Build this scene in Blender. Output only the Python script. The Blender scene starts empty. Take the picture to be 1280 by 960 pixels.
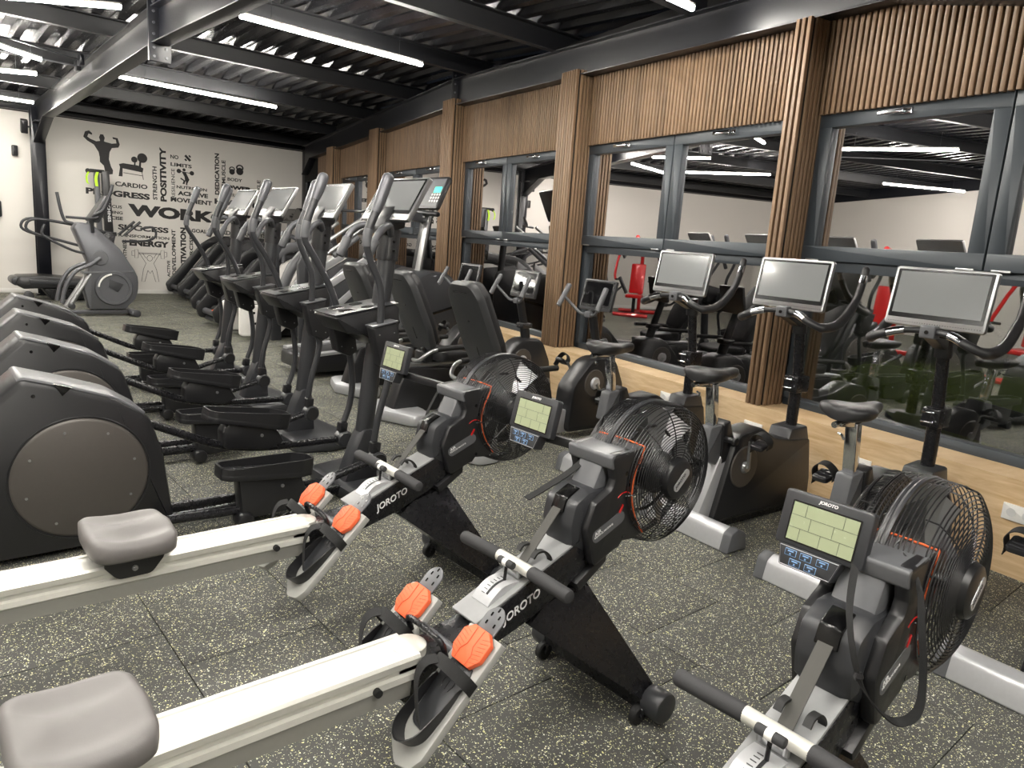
import bpy, bmesh, math, random
from mathutils import Vector, Matrix
random.seed(7)
PI = math.pi
C = bpy.context.scene.collection
sc = bpy.context.scene

# ------------------------------------------------------------------ camera
cam = bpy.data.objects.new('camera', bpy.data.cameras.new('camera'))
C.objects.link(cam)
cam.data.sensor_width = 36
cam.data.lens = 25.46
cam.data.clip_start = 0.02
cam.matrix_world = Matrix((
    (0.761429, 0.070679, -0.644383, 0.0),
    (-0.644420, 0.190393, -0.740590, 0.0),
    (0.070342, 0.979160, 0.190518, 1.5),
    (0, 0, 0, 1)))
sc.camera = cam

# ------------------------------------------------------------------ night sky outside, exposure
w = bpy.data.worlds.new('night'); sc.world = w; w.use_nodes = True
w.node_tree.nodes['Background'].inputs[0].default_value = (0.02, 0.024, 0.032, 1)
w.node_tree.nodes['Background'].inputs[1].default_value = 0.25
sc.view_settings.view_transform = 'Standard'
sc.view_settings.look = 'None'
sc.view_settings.exposure = 2.3
sc.view_settings.gamma = 1
sc.view_settings.use_curve_mapping = False
TUBE_POWER = 52.0

# ------------------------------------------------------------------ materials
def newmat(name):
    m = bpy.data.materials.new(name); m.use_nodes = True
    nt = m.node_tree
    return m, nt, nt.nodes['Principled BSDF']

def lin(c):
    f = lambda v: v / 12.92 if v <= 0.04045 else ((v + 0.055) / 1.055) ** 2.4
    return tuple(f(v / 255) for v in c) + (1,)

MATS = {}
def mat(name, rgb, rough=0.5, metal=0.0, bump=0.0, scale=60.0, var=0.06, spec=0.5, coat=0.0):
    """plain material with procedural mottling in colour, gloss and fine relief"""
    if name in MATS: return MATS[name]
    m, nt, b = newmat(name)
    N = nt.nodes; L = nt.links
    tc = N.new('ShaderNodeTexCoord'); no = N.new('ShaderNodeTexNoise')
    no.inputs['Scale'].default_value = scale; no.inputs['Detail'].default_value = 3
    L.new(tc.outputs['Object'], no.inputs['Vector'])
    mx = N.new('ShaderNodeMix'); mx.data_type = 'RGBA'
    c = lin(rgb)
    mx.inputs[6].default_value = tuple(v * (1 - var) for v in c[:3]) + (1,)
    mx.inputs[7].default_value = tuple(min(1, v * (1 + var)) for v in c[:3]) + (1,)
    L.new(no.outputs['Fac'], mx.inputs[0]); L.new(mx.outputs[2], b.inputs['Base Color'])
    mr = N.new('ShaderNodeMapRange'); mr.inputs[3].default_value = max(0.02, rough - 0.06); mr.inputs[4].default_value = min(1, rough + 0.06)
    L.new(no.outputs['Fac'], mr.inputs[0]); L.new(mr.outputs[0], b.inputs['Roughness'])
    b.inputs['Metallic'].default_value = metal
    b.inputs['Specular IOR Level'].default_value = spec
    b.inputs['Coat Weight'].default_value = coat
    if bump:
        n2 = N.new('ShaderNodeTexNoise'); n2.inputs['Scale'].default_value = scale * 12
        L.new(tc.outputs['Object'], n2.inputs['Vector'])
        bp = N.new('ShaderNodeBump'); bp.inputs['Strength'].default_value = bump; bp.inputs['Distance'].default_value = 0.001
        L.new(n2.outputs['Fac'], bp.inputs['Height']); L.new(bp.outputs[0], b.inputs['Normal'])
    MATS[name] = m
    return m

def emis(name, rgb, s):
    if name in MATS: return MATS[name]
    m, nt, b = newmat(name)
    b.inputs['Base Color'].default_value = lin(rgb)
    b.inputs['Emission Color'].default_value = lin(rgb)
    b.inputs['Emission Strength'].default_value = s
    MATS[name] = m
    return m

def floor_mat():
    m, nt, b = newmat('flecked_rubber'); N = nt.nodes; L = nt.links
    geo = N.new('ShaderNodeNewGeometry')
    # flecks: small voronoi cells, a fraction of them coloured
    base = N.new('ShaderNodeMix'); base.data_type = 'RGBA'
    base.inputs[6].default_value = lin((66, 67, 65)); base.inputs[7].default_value = lin((90, 90, 87))
    n0 = N.new('ShaderNodeTexNoise'); n0.inputs['Scale'].default_value = 240; n0.inputs['Detail'].default_value = 2
    L.new(geo.outputs['Position'], n0.inputs['Vector']); L.new(n0.outputs['Fac'], base.inputs[0])
    warp = N.new('ShaderNodeTexNoise'); warp.inputs['Scale'].default_value = 90
    L.new(geo.outputs['Position'], warp.inputs['Vector'])
    vm = N.new('ShaderNodeVectorMath'); vm.operation = 'MULTIPLY_ADD'
    vm.inputs[1].default_value = (0.012, 0.012, 0.012)
    L.new(warp.outputs['Color'], vm.inputs[0]); L.new(geo.outputs['Position'], vm.inputs[2])
    prev = base.outputs[2]
    for sca, thr, dist, cols in ((150, 0.84, 0.40, ((250, 245, 170), (246, 246, 236))), (260, 0.83, 0.40, ((222, 220, 160), (222, 222, 212)))):
        vo = N.new('ShaderNodeTexVoronoi'); vo.inputs['Scale'].default_value = sca
        L.new(vm.outputs[0], vo.inputs['Vector'])
        sep = N.new('ShaderNodeSeparateColor'); L.new(vo.outputs['Color'], sep.inputs[0])
        g1 = N.new('ShaderNodeMath'); g1.operation = 'GREATER_THAN'; g1.inputs[1].default_value = thr
        L.new(sep.outputs[0], g1.inputs[0])
        g2 = N.new('ShaderNodeMath'); g2.operation = 'LESS_THAN'; g2.inputs[1].default_value = dist
        L.new(vo.outputs['Distance'], g2.inputs[0])
        g3 = N.new('ShaderNodeMath'); g3.operation = 'MULTIPLY'; L.new(g1.outputs[0], g3.inputs[0]); L.new(g2.outputs[0], g3.inputs[1])
        cr = N.new('ShaderNodeMix'); cr.data_type = 'RGBA'
        cr.inputs[6].default_value = lin(cols[0]); cr.inputs[7].default_value = lin(cols[1]); L.new(sep.outputs[1], cr.inputs[0])
        mx = N.new('ShaderNodeMix'); mx.data_type = 'RGBA'
        L.new(g3.outputs[0], mx.inputs[0]); L.new(prev, mx.inputs[6]); L.new(cr.outputs[2], mx.inputs[7])
        prev = mx.outputs[2]
    L.new(prev, b.inputs['Base Color'])
    b.inputs['Roughness'].default_value = 0.62
    b.inputs['Specular IOR Level'].default_value = 0.4
    bp = N.new('ShaderNodeBump'); bp.inputs['Strength'].default_value = 0.35; bp.inputs['Distance'].default_value = 0.002
    L.new(n0.outputs['Fac'], bp.inputs['Height']); L.new(bp.outputs[0], b.inputs['Normal'])
    return m

def wood_mat(name, c1, c2, axis_scale, rough=0.5, knots=False, perobj=True):
    m, nt, b = newmat(name); N = nt.nodes; L = nt.links
    tc = N.new('ShaderNodeTexCoord'); oi = N.new('ShaderNodeObjectInfo')
    mp = N.new('ShaderNodeMapping'); mp.inputs['Scale'].default_value = axis_scale
    L.new(tc.outputs['Object'], mp.inputs['Vector'])
    if perobj:
        cm = N.new('ShaderNodeCombineXYZ'); ml = N.new('ShaderNodeMath'); ml.operation = 'MULTIPLY'; ml.inputs[1].default_value = 37
        L.new(oi.outputs['Random'], ml.inputs[0])
        for i in range(3): L.new(ml.outputs[0], cm.inputs[i])
        L.new(cm.outputs[0], mp.inputs['Location'])
    n1 = N.new('ShaderNodeTexNoise'); n1.inputs['Scale'].default_value = 1; n1.inputs['Detail'].default_value = 6; n1.inputs['Roughness'].default_value = 0.65; n1.inputs['Distortion'].default_value = 0.6
    L.new(mp.outputs[0], n1.inputs['Vector'])
    rp = N.new('ShaderNodeValToRGB'); rp.color_ramp.elements[0].position = 0.3; rp.color_ramp.elements[1].position = 0.7
    rp.color_ramp.elements[0].color = lin(c1); rp.color_ramp.elements[1].color = lin(c2)
    L.new(n1.outputs['Fac'], rp.inputs[0])
    out = rp.outputs[0]
    if perobj:
        hs = N.new('ShaderNodeHueSaturation'); mr = N.new('ShaderNodeMapRange'); mr.inputs[3].default_value = 0.82; mr.inputs[4].default_value = 1.12
        L.new(oi.outputs['Random'], mr.inputs[0]); L.new(mr.outputs[0], hs.inputs['Value']); L.new(out, hs.inputs['Color']); out = hs.outputs[0]
    if knots:
        vo = N.new('ShaderNodeTexVoronoi'); vo.inputs['Scale'].default_value = 1.0
        mp2 = N.new('ShaderNodeMapping'); mp2.inputs['Scale'].default_value = (3.0, 3.0, 6.0)
        L.new(tc.outputs['Object'], mp2.inputs['Vector']); L.new(mp2.outputs[0], vo.inputs['Vector'])
        kr = N.new('ShaderNodeValToRGB'); kr.color_ramp.elements[0].position = 0.02; kr.color_ramp.elements[1].position = 0.06
        kr.color_ramp.elements[0].color = (0.25, 0.12, 0.05, 1); kr.color_ramp.elements[1].color = (1, 1, 1, 1)
        L.new(vo.outputs['Distance'], kr.inputs[0])
        mm = N.new('ShaderNodeMix'); mm.data_type = 'RGBA'; mm.blend_type = 'MULTIPLY'; mm.inputs[0].default_value = 0.7
        L.new(out, mm.inputs[6]); L.new(kr.outputs[0], mm.inputs[7]); out = mm.outputs[2]
    L.new(out, b.inputs['Base Color'])
    b.inputs['Roughness'].default_value = rough
    bp = N.new('ShaderNodeBump'); bp.inputs['Strength'].default_value = 0.15; bp.inputs['Distance'].default_value = 0.001
    L.new(n1.outputs['Fac'], bp.inputs['Height']); L.new(bp.outputs[0], b.inputs['Normal'])
    MATS[name] = m
    return m

def glass_mat(name, refl, tint=(0.85, 0.9, 0.88)):
    """coated pane: sharp mirror reflection over clear see-through glass"""
    m, nt, b = newmat(name); N = nt.nodes; L = nt.links
    N.remove(b)
    out = N['Material Output']
    gl = N.new('ShaderNodeBsdfGlossy'); gl.inputs['Roughness'].default_value = 0.005; gl.inputs['Color'].default_value = (0.95, 0.93, 0.94, 1)
    tr = N.new('ShaderNodeBsdfTransparent'); tr.inputs['Color'].default_value = tint + (1,)
    lw = N.new('ShaderNodeFresnel'); lw.inputs['IOR'].default_value = 1.5
    ad = N.new('ShaderNodeMath'); ad.operation = 'ADD'; ad.inputs[1].default_value = refl; ad.use_clamp = True
    L.new(lw.outputs[0], ad.inputs[0])
    mx = N.new('ShaderNodeMixShader'); L.new(ad.outputs[0], mx.inputs[0]); L.new(tr.outputs[0], mx.inputs[1]); L.new(gl.outputs[0], mx.inputs[2])
    L.new(mx.outputs[0], out.inputs[0])
    return m

BLK = mat('black_plastic', (30, 30, 32), 0.33, bump=0.15)
BLKM = mat('black_painted_metal', (28, 28, 31), 0.28, 0.2)
DGR = mat('dark_grey_plastic', (47, 48, 51), 0.34, bump=0.15)
MGR = mat('mid_grey_plastic', (88, 89, 92), 0.36, bump=0.1)
GRM = mat('grey_painted_metal', (92, 93, 97), 0.36, 0.4)
CHR = mat('chrome', (214, 216, 220), 0.12, 1.0)
STL = mat('brushed_steel', (170, 171, 172), 0.32, 0.9)
ALU = mat('satin_aluminium', (214, 213, 206), 0.36, 0.35)
SIL = mat('silver_paint', (188, 189, 192), 0.34, 0.45)
WHT = mat('white_paint', (226, 224, 220), 0.5)
WALLM = mat('white_wall_paint', (216, 212, 206), 0.85, bump=0.1, scale=3, var=0.02)
ORG = mat('orange_rubber', (238, 104, 62), 0.55, bump=0.1)
ORL = mat('orange_trim', (240, 110, 60), 0.5)
RED = mat('red_paint', (196, 28, 30), 0.3, 0.1, coat=0.4)
RUB = mat('black_rubber', (22, 22, 23), 0.62, bump=0.3)
FOAM = mat('black_foam_grip', (48, 48, 50), 0.7, bump=0.4)
SEATM = mat('grey_seat_vinyl', (104, 101, 100), 0.46, bump=0.25)
VINYL = mat('black_seat_vinyl', (38, 38, 40), 0.42, bump=0.25)
COVER = mat('bronze_grey_cover', (78, 74, 71), 0.42, 0.3)
STEELB = mat('black_structural_steel', (20, 21, 27), 0.34, 0.1)
PURL = mat('black_purlin', (16, 17, 21), 0.5)
DECK = mat('black_roof_deck', (36, 36, 40), 0.25, 0.45)
FRAME = mat('anthracite_window_frame', (60, 66, 72), 0.42, 0.1)
SCRG = mat('screen_glass', (128, 130, 131), 0.10, 0.0, var=0.01, coat=0.6)
SCRD = mat('dark_screen_glass', (12, 12, 14), 0.06, var=0.01, coat=0.6)
BEZ = mat('black_bezel', (10, 10, 11), 0.2)
LCD = mat('olive_lcd', (150, 158, 128), 0.25, var=0.02)
LCDL = mat('lcd_lines', (86, 92, 76), 0.4)
KEYB = mat('blue_key_outline', (120, 160, 205), 0.4)
KEYD = mat('dark_key', (44, 50, 60), 0.4)
LOGO = mat('white_print', (225, 225, 226), 0.5)
LOGOD = mat('dark_print', (60, 60, 62), 0.5)
DECAL = mat('black_wall_decal', (30, 28, 28), 0.6)
NEON = mat('neon_yellow_strap', (190, 235, 40), 0.6)
STRAP = mat('black_webbing', (20, 20, 21), 0.75, bump=0.6, scale=120)
GREENV = mat('lime_green_body_paint', (104, 116, 52), 0.25, 0.0, coat=0.7)
FENCE = mat('olive_ribbed_cladding', (66, 72, 48), 0.6)
FLOORM = floor_mat()
OAK = wood_mat('oak_board', (194, 160, 116), (228, 202, 164), (3.0, 3.0, 26.0), 0.5, knots=True, perobj=False)
OAKP = OAK
SLATM = wood_mat('walnut_slat', (108, 84, 62), (140, 114, 88), (60.0, 60.0, 2.5), 0.55)
FELT = mat('black_felt', (14, 13, 12), 0.95)
GLASSU = glass_mat('coated_glass', 0.78)
GLASSL = glass_mat('coated_glass_low', 0.32)

# ------------------------------------------------------------------ mesh tools
def arc_poly(pts):
    """polygon with rounded corners; each point (x, y[, r])"""
    out = []; n = len(pts)
    for i, p in enumerate(pts):
        r = p[2] if len(p) > 2 else 0
        P = Vector(p[:2])
        if r <= 0: out.append(P); continue
        A = Vector(pts[i - 1][:2]) - P; B = Vector(pts[(i + 1) % n][:2]) - P
        la, lb = A.length, B.length
        A.normalize(); B.normalize()
        ang = A.angle(B)
        if ang > 3.08: out.append(P); continue
        t = min(r / math.tan(ang / 2), la * 0.49, lb * 0.49)
        rr = t * math.tan(ang / 2)
        s = P + A * t; e = P + B * t
        bis = (A + B).normalized(); cc = P + bis * math.hypot(rr, t)
        a0 = math.atan2(s.y - cc.y, s.x - cc.x); a1 = math.atan2(e.y - cc.y, e.x - cc.x)
        d = (a1 - a0 + PI) % (2 * PI) - PI
        k = max(2, int(abs(d) / 0.35) + 1)
        for j in range(k + 1):
            a = a0 + d * j / k
            out.append(Vector((cc.x + rr * math.cos(a), cc.y + rr * math.sin(a))))
    return out

def inset(poly, d):
    n = len(poly); out = []
    area = sum(poly[i - 1].x * poly[i].y - poly[i].x * poly[i - 1].y for i in range(n))
    s = 1 if area > 0 else -1
    for i in range(n):
        a, b_, c = poly[i - 1], poly[i], poly[(i + 1) % n]
        e1 = (b_ - a); e2 = (c - b_)
        if e1.length < 1e-9 or e2.length < 1e-9: out.append(b_.copy()); continue
        n1 = Vector((-e1.y, e1.x)).normalized() * s; n2 = Vector((-e2.y, e2.x)).normalized() * s
        m = n1 + n2
        if m.length < 1e-6: out.append(b_ + n1 * d); continue
        m.normalize(); k = d / max(0.35, m.dot(n1))
        out.append(b_ + m * k)
    return out

AX = {'x': 0, 'y': 1, 'z': 2}
class MB:
    def __init__(s): s.v = []; s.f = []; s.T = None
    def add(s, vs, fs):
        o = len(s.v)
        if s.T is not None: vs = [s.T @ Vector(v) for v in vs]
        s.v += [tuple(v) for v in vs]; s.f += [tuple(i + o for i in f) for f in fs]
        return s
    def frame(s, T): s.T = T; return s
    def prism(s, pts, h0, h1, bev=0.0, plane='xz', M=None):
        """polygon extruded along the remaining axis, with chamfered rims"""
        P = arc_poly(pts) if not isinstance(pts[0], Vector) else pts
        rings = []
        if bev > 0:
            q = inset(P, bev); q2 = inset(P, bev * 0.3)
            rings = [(q, h0), (q2, h0 + bev * 0.3), (P, h0 + bev), (P, h1 - bev), (q2, h1 - bev * 0.3), (q, h1)]
        else: rings = [(P, h0), (P, h1)]
        a, b_ = AX[plane[0]], AX[plane[1]]; c = 3 - a - b_
        vs = []; n = len(P)
        for pl, h in rings:
            for p in pl:
                t = [0, 0, 0]; t[a] = p.x; t[b_] = p.y; t[c] = h; vs.append(M @ Vector(t) if M else t)
        fs = [tuple(range(n)), tuple((len(rings) - 1) * n + i for i in reversed(range(n)))]
        for k in range(len(rings) - 1):
            for i in range(n):
                j = (i + 1) % n
                fs.append((k * n + i, (k + 1) * n + i, (k + 1) * n + j, k * n + j))
        return s.add(vs, fs)
    def box(s, c, d, bev=0.0, rot=None, rad=None):
        """box centred at c with size d; rot = Euler tuple"""
        M = Matrix.Translation(c)
        if rot: M = M @ Matrix.Rotation(rot[2], 4, 'Z') @ Matrix.Rotation(rot[1], 4, 'Y') @ Matrix.Rotation(rot[0], 4, 'X')
        hx, hy, hz = d[0] / 2, d[1] / 2, d[2] / 2
        r = rad if rad is not None else bev
        b_ = min(bev, hx * 0.9, hy * 0.9, hz * 0.9)
        r = min(r, hx * 0.95, hz * 0.95)
        return s.prism([(-hx, -hz, r), (hx, -hz, r), (hx, hz, r), (-hx, hz, r)], -hy, hy, b_, 'xz', M)
    def tube(s, path, r, n=10, caps=True, closed=False, flat=None):
        P = [Vector(p) for p in path]; m = len(P)
        R = r if isinstance(r, (list, tuple)) else [r] * m
        T = []
        for i in range(m):
            if closed: t = P[(i + 1) % m] - P[i - 1]
            else: t = P[min(i + 1, m - 1)] - P[max(i - 1, 0)]
            T.append(t.normalized() if t.length > 1e-9 else Vector((0, 0, 1)))
        up = Vector((0, 0, 1)) if abs(T[0].z) < 0.9 else Vector((1, 0, 0))
        u = (up - T[0] * up.dot(T[0])).normalized(); vs = []
        for i in range(m):
            u = (u - T[i] * u.dot(T[i])).normalized(); w_ = T[i].cross(u)
            for k in range(n):
                a = 2 * PI * k / n; fx = flat if flat else 1
                vs.append(P[i] + (u * math.cos(a) * fx + w_ * math.sin(a)) * R[i])
        fs = []
        for i in range(m if closed else m - 1):
            j = (i + 1) % m
            for k in range(n):
                l = (k + 1) % n
                fs.append((i * n + k, i * n + l, j * n + l, j * n + k))
        if caps and not closed: fs += [tuple(reversed(range(n))), tuple((m - 1) * n + k for k in range(n))]
        return s.add(vs, fs)
    def cyl(s, p0, p1, r, n=20, r1=None, bev=0.0):
        p0 = Vector(p0); p1 = Vector(p1); d = (p1 - p0); L_ = d.length; d.normalize()
        r1 = r if r1 is None else r1
        if bev > 0:
            b_ = min(bev, L_ * 0.45, r * 0.5)
            return s.tube([p0, p0 + d * b_ * 0.3, p0 + d * b_, p1 - d * b_, p1 - d * b_ * 0.3, p1], [r - b_, r - b_ * 0.3, r, r1, r1 - b_ * 0.3, r1 - b_], n)
        return s.tube([p0, p1], [r, r1], n)
    def lathe(s, prof, o, axis, n=32, a0=0, a1=2 * PI):
        """prof = [(radius, height)], revolved about axis through o"""
        o = Vector(o); ax = Vector(axis).normalized()
        up = Vector((0, 0, 1)) if abs(ax.z) < 0.9 else Vector((1, 0, 0))
        u = (up - ax * up.dot(ax)).normalized(); w_ = ax.cross(u)
        vs = []
        for k in range(n):
            a = 2 * PI * k / n
            dd = u * math.cos(a) + w_ * math.sin(a)
            for r, h in prof: vs.append(o + ax * h + dd * r)
        m = len(prof); fs = []
        for k in range(n):
            l = (k + 1) % n
            for i in range(m - 1): fs.append((k * m + i, l * m + i, l * m + i + 1, k * m + i + 1))
        if prof[0][0] > 1e-6: fs.append(tuple(k * m for k in range(n)))
        if prof[-1][0] > 1e-6: fs.append(tuple(k * m + m - 1 for k in reversed(range(n))))
        return s.add(vs, fs)
    def ring(s, o, axis, R, r, n=48, m=4):
        ax = Vector(axis).normalized(); up = Vector((0, 0, 1)) if abs(ax.z) < 0.9 else Vector((1, 0, 0))
        u = (up - ax * up.dot(ax)).normalized(); w_ = ax.cross(u); o = Vector(o)
        return s.tube([o + (u * math.cos(2 * PI * k / n) + w_ * math.sin(2 * PI * k / n)) * R for k in range(n)], r, m, closed=True)
    def sphere(s, o, r, n=12, sz=(1, 1, 1)):
        pr = []; vs = []; fs = []
        m = n // 2 + 1
        for k in range(n):
            a = 2 * PI * k / n
            for i in range(m):
                b_ = -PI / 2 + PI * i / (m - 1)
                vs.append((o[0] + r * sz[0] * math.cos(b_) * math.cos(a), o[1] + r * sz[1] * math.cos(b_) * math.sin(a), o[2] + r * sz[2] * math.sin(b_)))
        for k in range(n):
            l = (k + 1) % n
            for i in range(m - 1): fs.append((k * m + i, l * m + i, l * m + i + 1, k * m + i + 1))
        return s.add(vs, fs)
    def strip(s, path, width_vec, th=0.002):
        """flat webbing strap along a path"""
        P = [Vector(p) for p in path]; W = Vector(width_vec) / 2; n = len(P); vs = []; fs = []
        for i in range(n):
            t = (P[min(i + 1, n - 1)] - P[max(i - 1, 0)]).normalized()
            nn = t.cross(W).normalized() * th / 2
            vs += [P[i] - W - nn, P[i] + W - nn, P[i] + W + nn, P[i] - W + nn]
        for i in range(n - 1):
            for k in range(4):
                l = (k + 1) % 4
                fs.append((i * 4 + k, i * 4 + l, i * 4 + 4 + l, i * 4 + 4 + k))
        fs += [(0, 1, 2, 3), tuple((n - 1) * 4 + k for k in (3, 2, 1, 0))]
        return s.add(vs, fs)
    def mesh(s, name, m, ang=38):
        me = bpy.data.meshes.new(name)
        me.from_pydata(s.v, [], s.f)
        bm = bmesh.new(); bm.from_mesh(me)
        bmesh.ops.remove_doubles(bm, verts=bm.verts, dist=1e-6)
        bmesh.ops.recalc_face_normals(bm, faces=bm.faces)
        for f in bm.faces: f.smooth = True
        bm.to_mesh(me); bm.free()
        me.set_sharp_from_angle(angle=math.radians(ang))
        if m: me.materials.append(m)
        return me
    def build(s, name, m, parent=None, ang=38, label=None):
        o = bpy.data.objects.new(name, s.mesh(name, m, ang)); C.objects.link(o)
        if parent: o.parent = parent
        if label: o['label'] = label
        return o

def smooth_path(pts, k=5):
    """Catmull-Rom through pts"""
    P = [Vector(p) for p in pts]; out = []
    for i in range(len(P) - 1):
        p0 = P[max(i - 1, 0)]; p1 = P[i]; p2 = P[i + 1]; p3 = P[min(i + 2, len(P) - 1)]
        for j in range(k):
            t = j / k
            out.append(0.5 * ((2 * p1) + (p2 - p0) * t + (2 * p0 - 5 * p1 + 4 * p2 - p3) * t * t + (3 * p1 - p0 - 3 * p2 + p3) * t ** 3))
    out.append(P[-1]); return out

def empty(name, loc, rz=0.0, label=None, cat=None, group=None, kind=None):
    o = bpy.data.objects.new(name, None); C.objects.link(o); o.empty_display_size = 0.1
    o.location = loc; o.rotation_euler = (0, 0, rz)
    return tag(o, label, cat, group, kind)
def tag(o, label=None, cat=None, group=None, kind=None):
    if label: o['label'] = label
    if cat: o['category'] = cat
    if group: o['group'] = group
    if kind: o['kind'] = kind
    return o
KIDS = {}
def copy_tree(o, parent=None):
    c = o.copy(); C.objects.link(c)
    if parent: c.parent = parent
    for ch in list(o.children): copy_tree(ch, c)
    return c

def text_mesh(s, w_, h, M, name, m, parent=None, bold=0.02, th=0.001, shear=0.0):
    """lettering fitted to a w_ x h box, lying in M's local XY plane"""
    cu = bpy.data.curves.new(name, 'FONT'); cu.body = s; cu.extrude = 0.01; cu.offset = bold; cu.resolution_u = 3; cu.shear = shear
    cu.align_x = 'LEFT'
    t = bpy.data.objects.new(name, cu); C.objects.link(t)
    dg = bpy.context.evaluated_depsgraph_get()
    me = bpy.data.meshes.new_from_object(t.evaluated_get(dg))
    bpy.data.objects.remove(t); bpy.data.curves.remove(cu)
    xs = [v.co.x for v in me.vertices]; ys = [v.co.y for v in me.vertices]
    x0, x1, y0, y1 = min(xs), max(xs), min(ys), max(ys)
    for v in me.vertices:
        v.co = M @ Vector(((v.co.x - x0) / (x1 - x0) * w_, (v.co.y - y0) / (y1 - y0) * h, (v.co.z + 0.01) / 0.02 * th))
    me.materials.clear(); me.materials.append(m)
    o = bpy.data.objects.new(name, me); C.objects.link(o)
    if parent: o.parent = parent
    return o
def basis(o, X, Y):
    X = Vector(X).normalized(); Y = Vector(Y); Y = (Y - X * X.dot(Y)).normalized(); Z = X.cross(Y)
    M = Matrix.Identity(4)
    for i, a in enumerate((X, Y, Z)):
        for k in range(3): M[k][i] = a[k]
    for k in range(3): M[k][3] = o[k]
    return M
# ================================================================== the room
A0 = Vector((4.292, 1.030, 0)); WD = Vector((0.176, 0.984, 0)).normalized(); ND = Vector((-WD.y, WD.x, 0))
WT = basis(A0, WD, ND)                       # wall frame: x along the wall, y out into the room, z up
YB = 15.74; XL = -6.5; YF = -7.0; YR = 7.9   # back wall, left wall, front wall, ridge
def ztop(y): return 3.45 - 0.033 * abs(y - YR)
def zdeck(y): return ztop(y) + 0.18
def wx(y, d=-0.35): return (A0 + WD * ((y - A0.y) / WD.y) + ND * d).x

# floor slab and rubber tiles
fl = MB().box(((XL + 9) / 2, (YB + YF) / 2, -0.06), (9 - XL + 1, YB - YF + 1, 0.1)).build('floor', mat('concrete_slab', (30, 30, 30), 0.9)); tag(fl, kind='structure')
TS = 0.51
def tile_mesh(w_, h):
    return MB().box((0, 0, -0.006), (w_ - 0.004, h - 0.004, 0.012), 0.0015)
TM = tile_mesh(TS, TS).mesh('rubber_tile', FLOORM)
x00 = 0.676; rest = MB(); cnt = []
i0 = int((XL - x00) / TS) - 1
for i in range(i0, 22):
    cx = x00 + TS * (i + 0.5)
    off = 2.635 if i % 2 else 2.38
    for k in range(-20, 28):
        cy = off + TS * (k + 0.5)
        if cy < YF - 0.2 or cy > YB + 0.2 or cx < XL - 0.2: continue
        if cx > wx(cy, 0) + 0.3: continue
        d = math.hypot(cx - 0.3, cy)
        az = math.degrees(math.atan2(cx, cy))
        vis = 3 < az < 80 and d > 0.7
        cnt.append((d if vis else 99 + d, cx, cy))
cnt.sort()
for q, (d, cx, cy) in enumerate(cnt):
    if q < 298 and d < 99:
        o = bpy.data.objects.new('rubber_tile', TM); C.objects.link(o); o.parent = fl; o.location = (cx, cy, 0)
    else:
        rest.box((cx, cy, -0.006), (TS - 0.004, TS - 0.004, 0.012))
r_ = rest.build('rubber_tile_field', FLOORM, fl); r_['kind'] = 'stuff'

# white walls
wb = MB().box(((XL + 7.22) / 2, YB + 0.06, 1.57), (7.22 - XL, 0.12, 3.14)).build('wall_back', WALLM); tag(wb, kind='structure')
MB().box(((XL + 7.0) / 2, YB - 0.01, 0.04), (7.2 - XL, 0.016, 0.08), 0.003).build('skirting', WHT, wb)
wl_ = MB().prism([(YF, 0), (YB, 0), (YB, 3.12), (YR, 3.42), (YF, 2.9)], XL - 0.12, XL, 0, 'yz').build('wall_left', WALLM); tag(wl_, kind='structure')
wf = MB().box(((XL + 4) / 2, YF - 0.06, 1.45), (4 - XL, 0.12, 2.9)).build('wall_front', WALLM); tag(wf, kind='structure')
# black band above the back wall, boards closing the gables
bb = MB().box(((XL + 7.3) / 2, YB + 0.05, 3.28), (7.6 - XL, 0.16, 0.28), 0.004).build('trim_1', STEELB); tag(bb, kind='structure')
MB().box(((XL + 7.0) / 2, YB - 0.12, 3.16), (7.2 - XL, 0.16, 0.014), 0.003).build('flange', STEELB, bb)
tg = MB().prism([(YF, 2.9), (YR, 3.42), (YB, 3.12), (YB, 3.5), (YR, 3.8), (YF, 3.4)], XL - 0.12, XL - 0.01, 0, 'yz').build('trim_2', STEELB); tag(tg, kind='structure')
MB().box(((XL + 4) / 2, YF - 0.06, 3.15), (4 - XL, 0.1, 0.5)).build('trim_3', STEELB)['kind'] = 'structure'

# ceiling: ribbed black metal deck in two slopes
ce = MB()
for (ya, yb_) in ((YF - 0.3, YR), (YR, YB + 0.3)):
    za, zb = zdeck(ya), zdeck(yb_)
    pitch = 0.25; x = XL - 0.3; P = []
    while x < 8.0:
        P += [(x, 0.05), (x + 0.11, 0.05), (x + 0.14, 0.0), (x + 0.22, 0.0)]; x += pitch
    vs = []; fs = []
    for (px, dz) in P: vs += [(px, ya, za + dz), (px, yb_, zb + dz)]
    for i in range(len(P) - 1): fs.append((2 * i, 2 * i + 1, 2 * i + 3, 2 * i + 2))
    ce.add(vs, fs)
ceo = ce.build('ceiling', DECK); tag(ceo, kind='structure')
# roof lid so no light leaks
MB().prism([(YF - 0.4, zdeck(YF) + 0.07), (YR, zdeck(YR) + 0.07), (YB + 0.4, zdeck(YB) + 0.07), (YB + 0.4, zdeck(YB) + 0.1), (YR, zdeck(YR) + 0.1), (YF - 0.4, zdeck(YF) + 0.1)], XL - 0.3, 8, 0, 'yz').build('roof_board', PURL, ceo)

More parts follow.
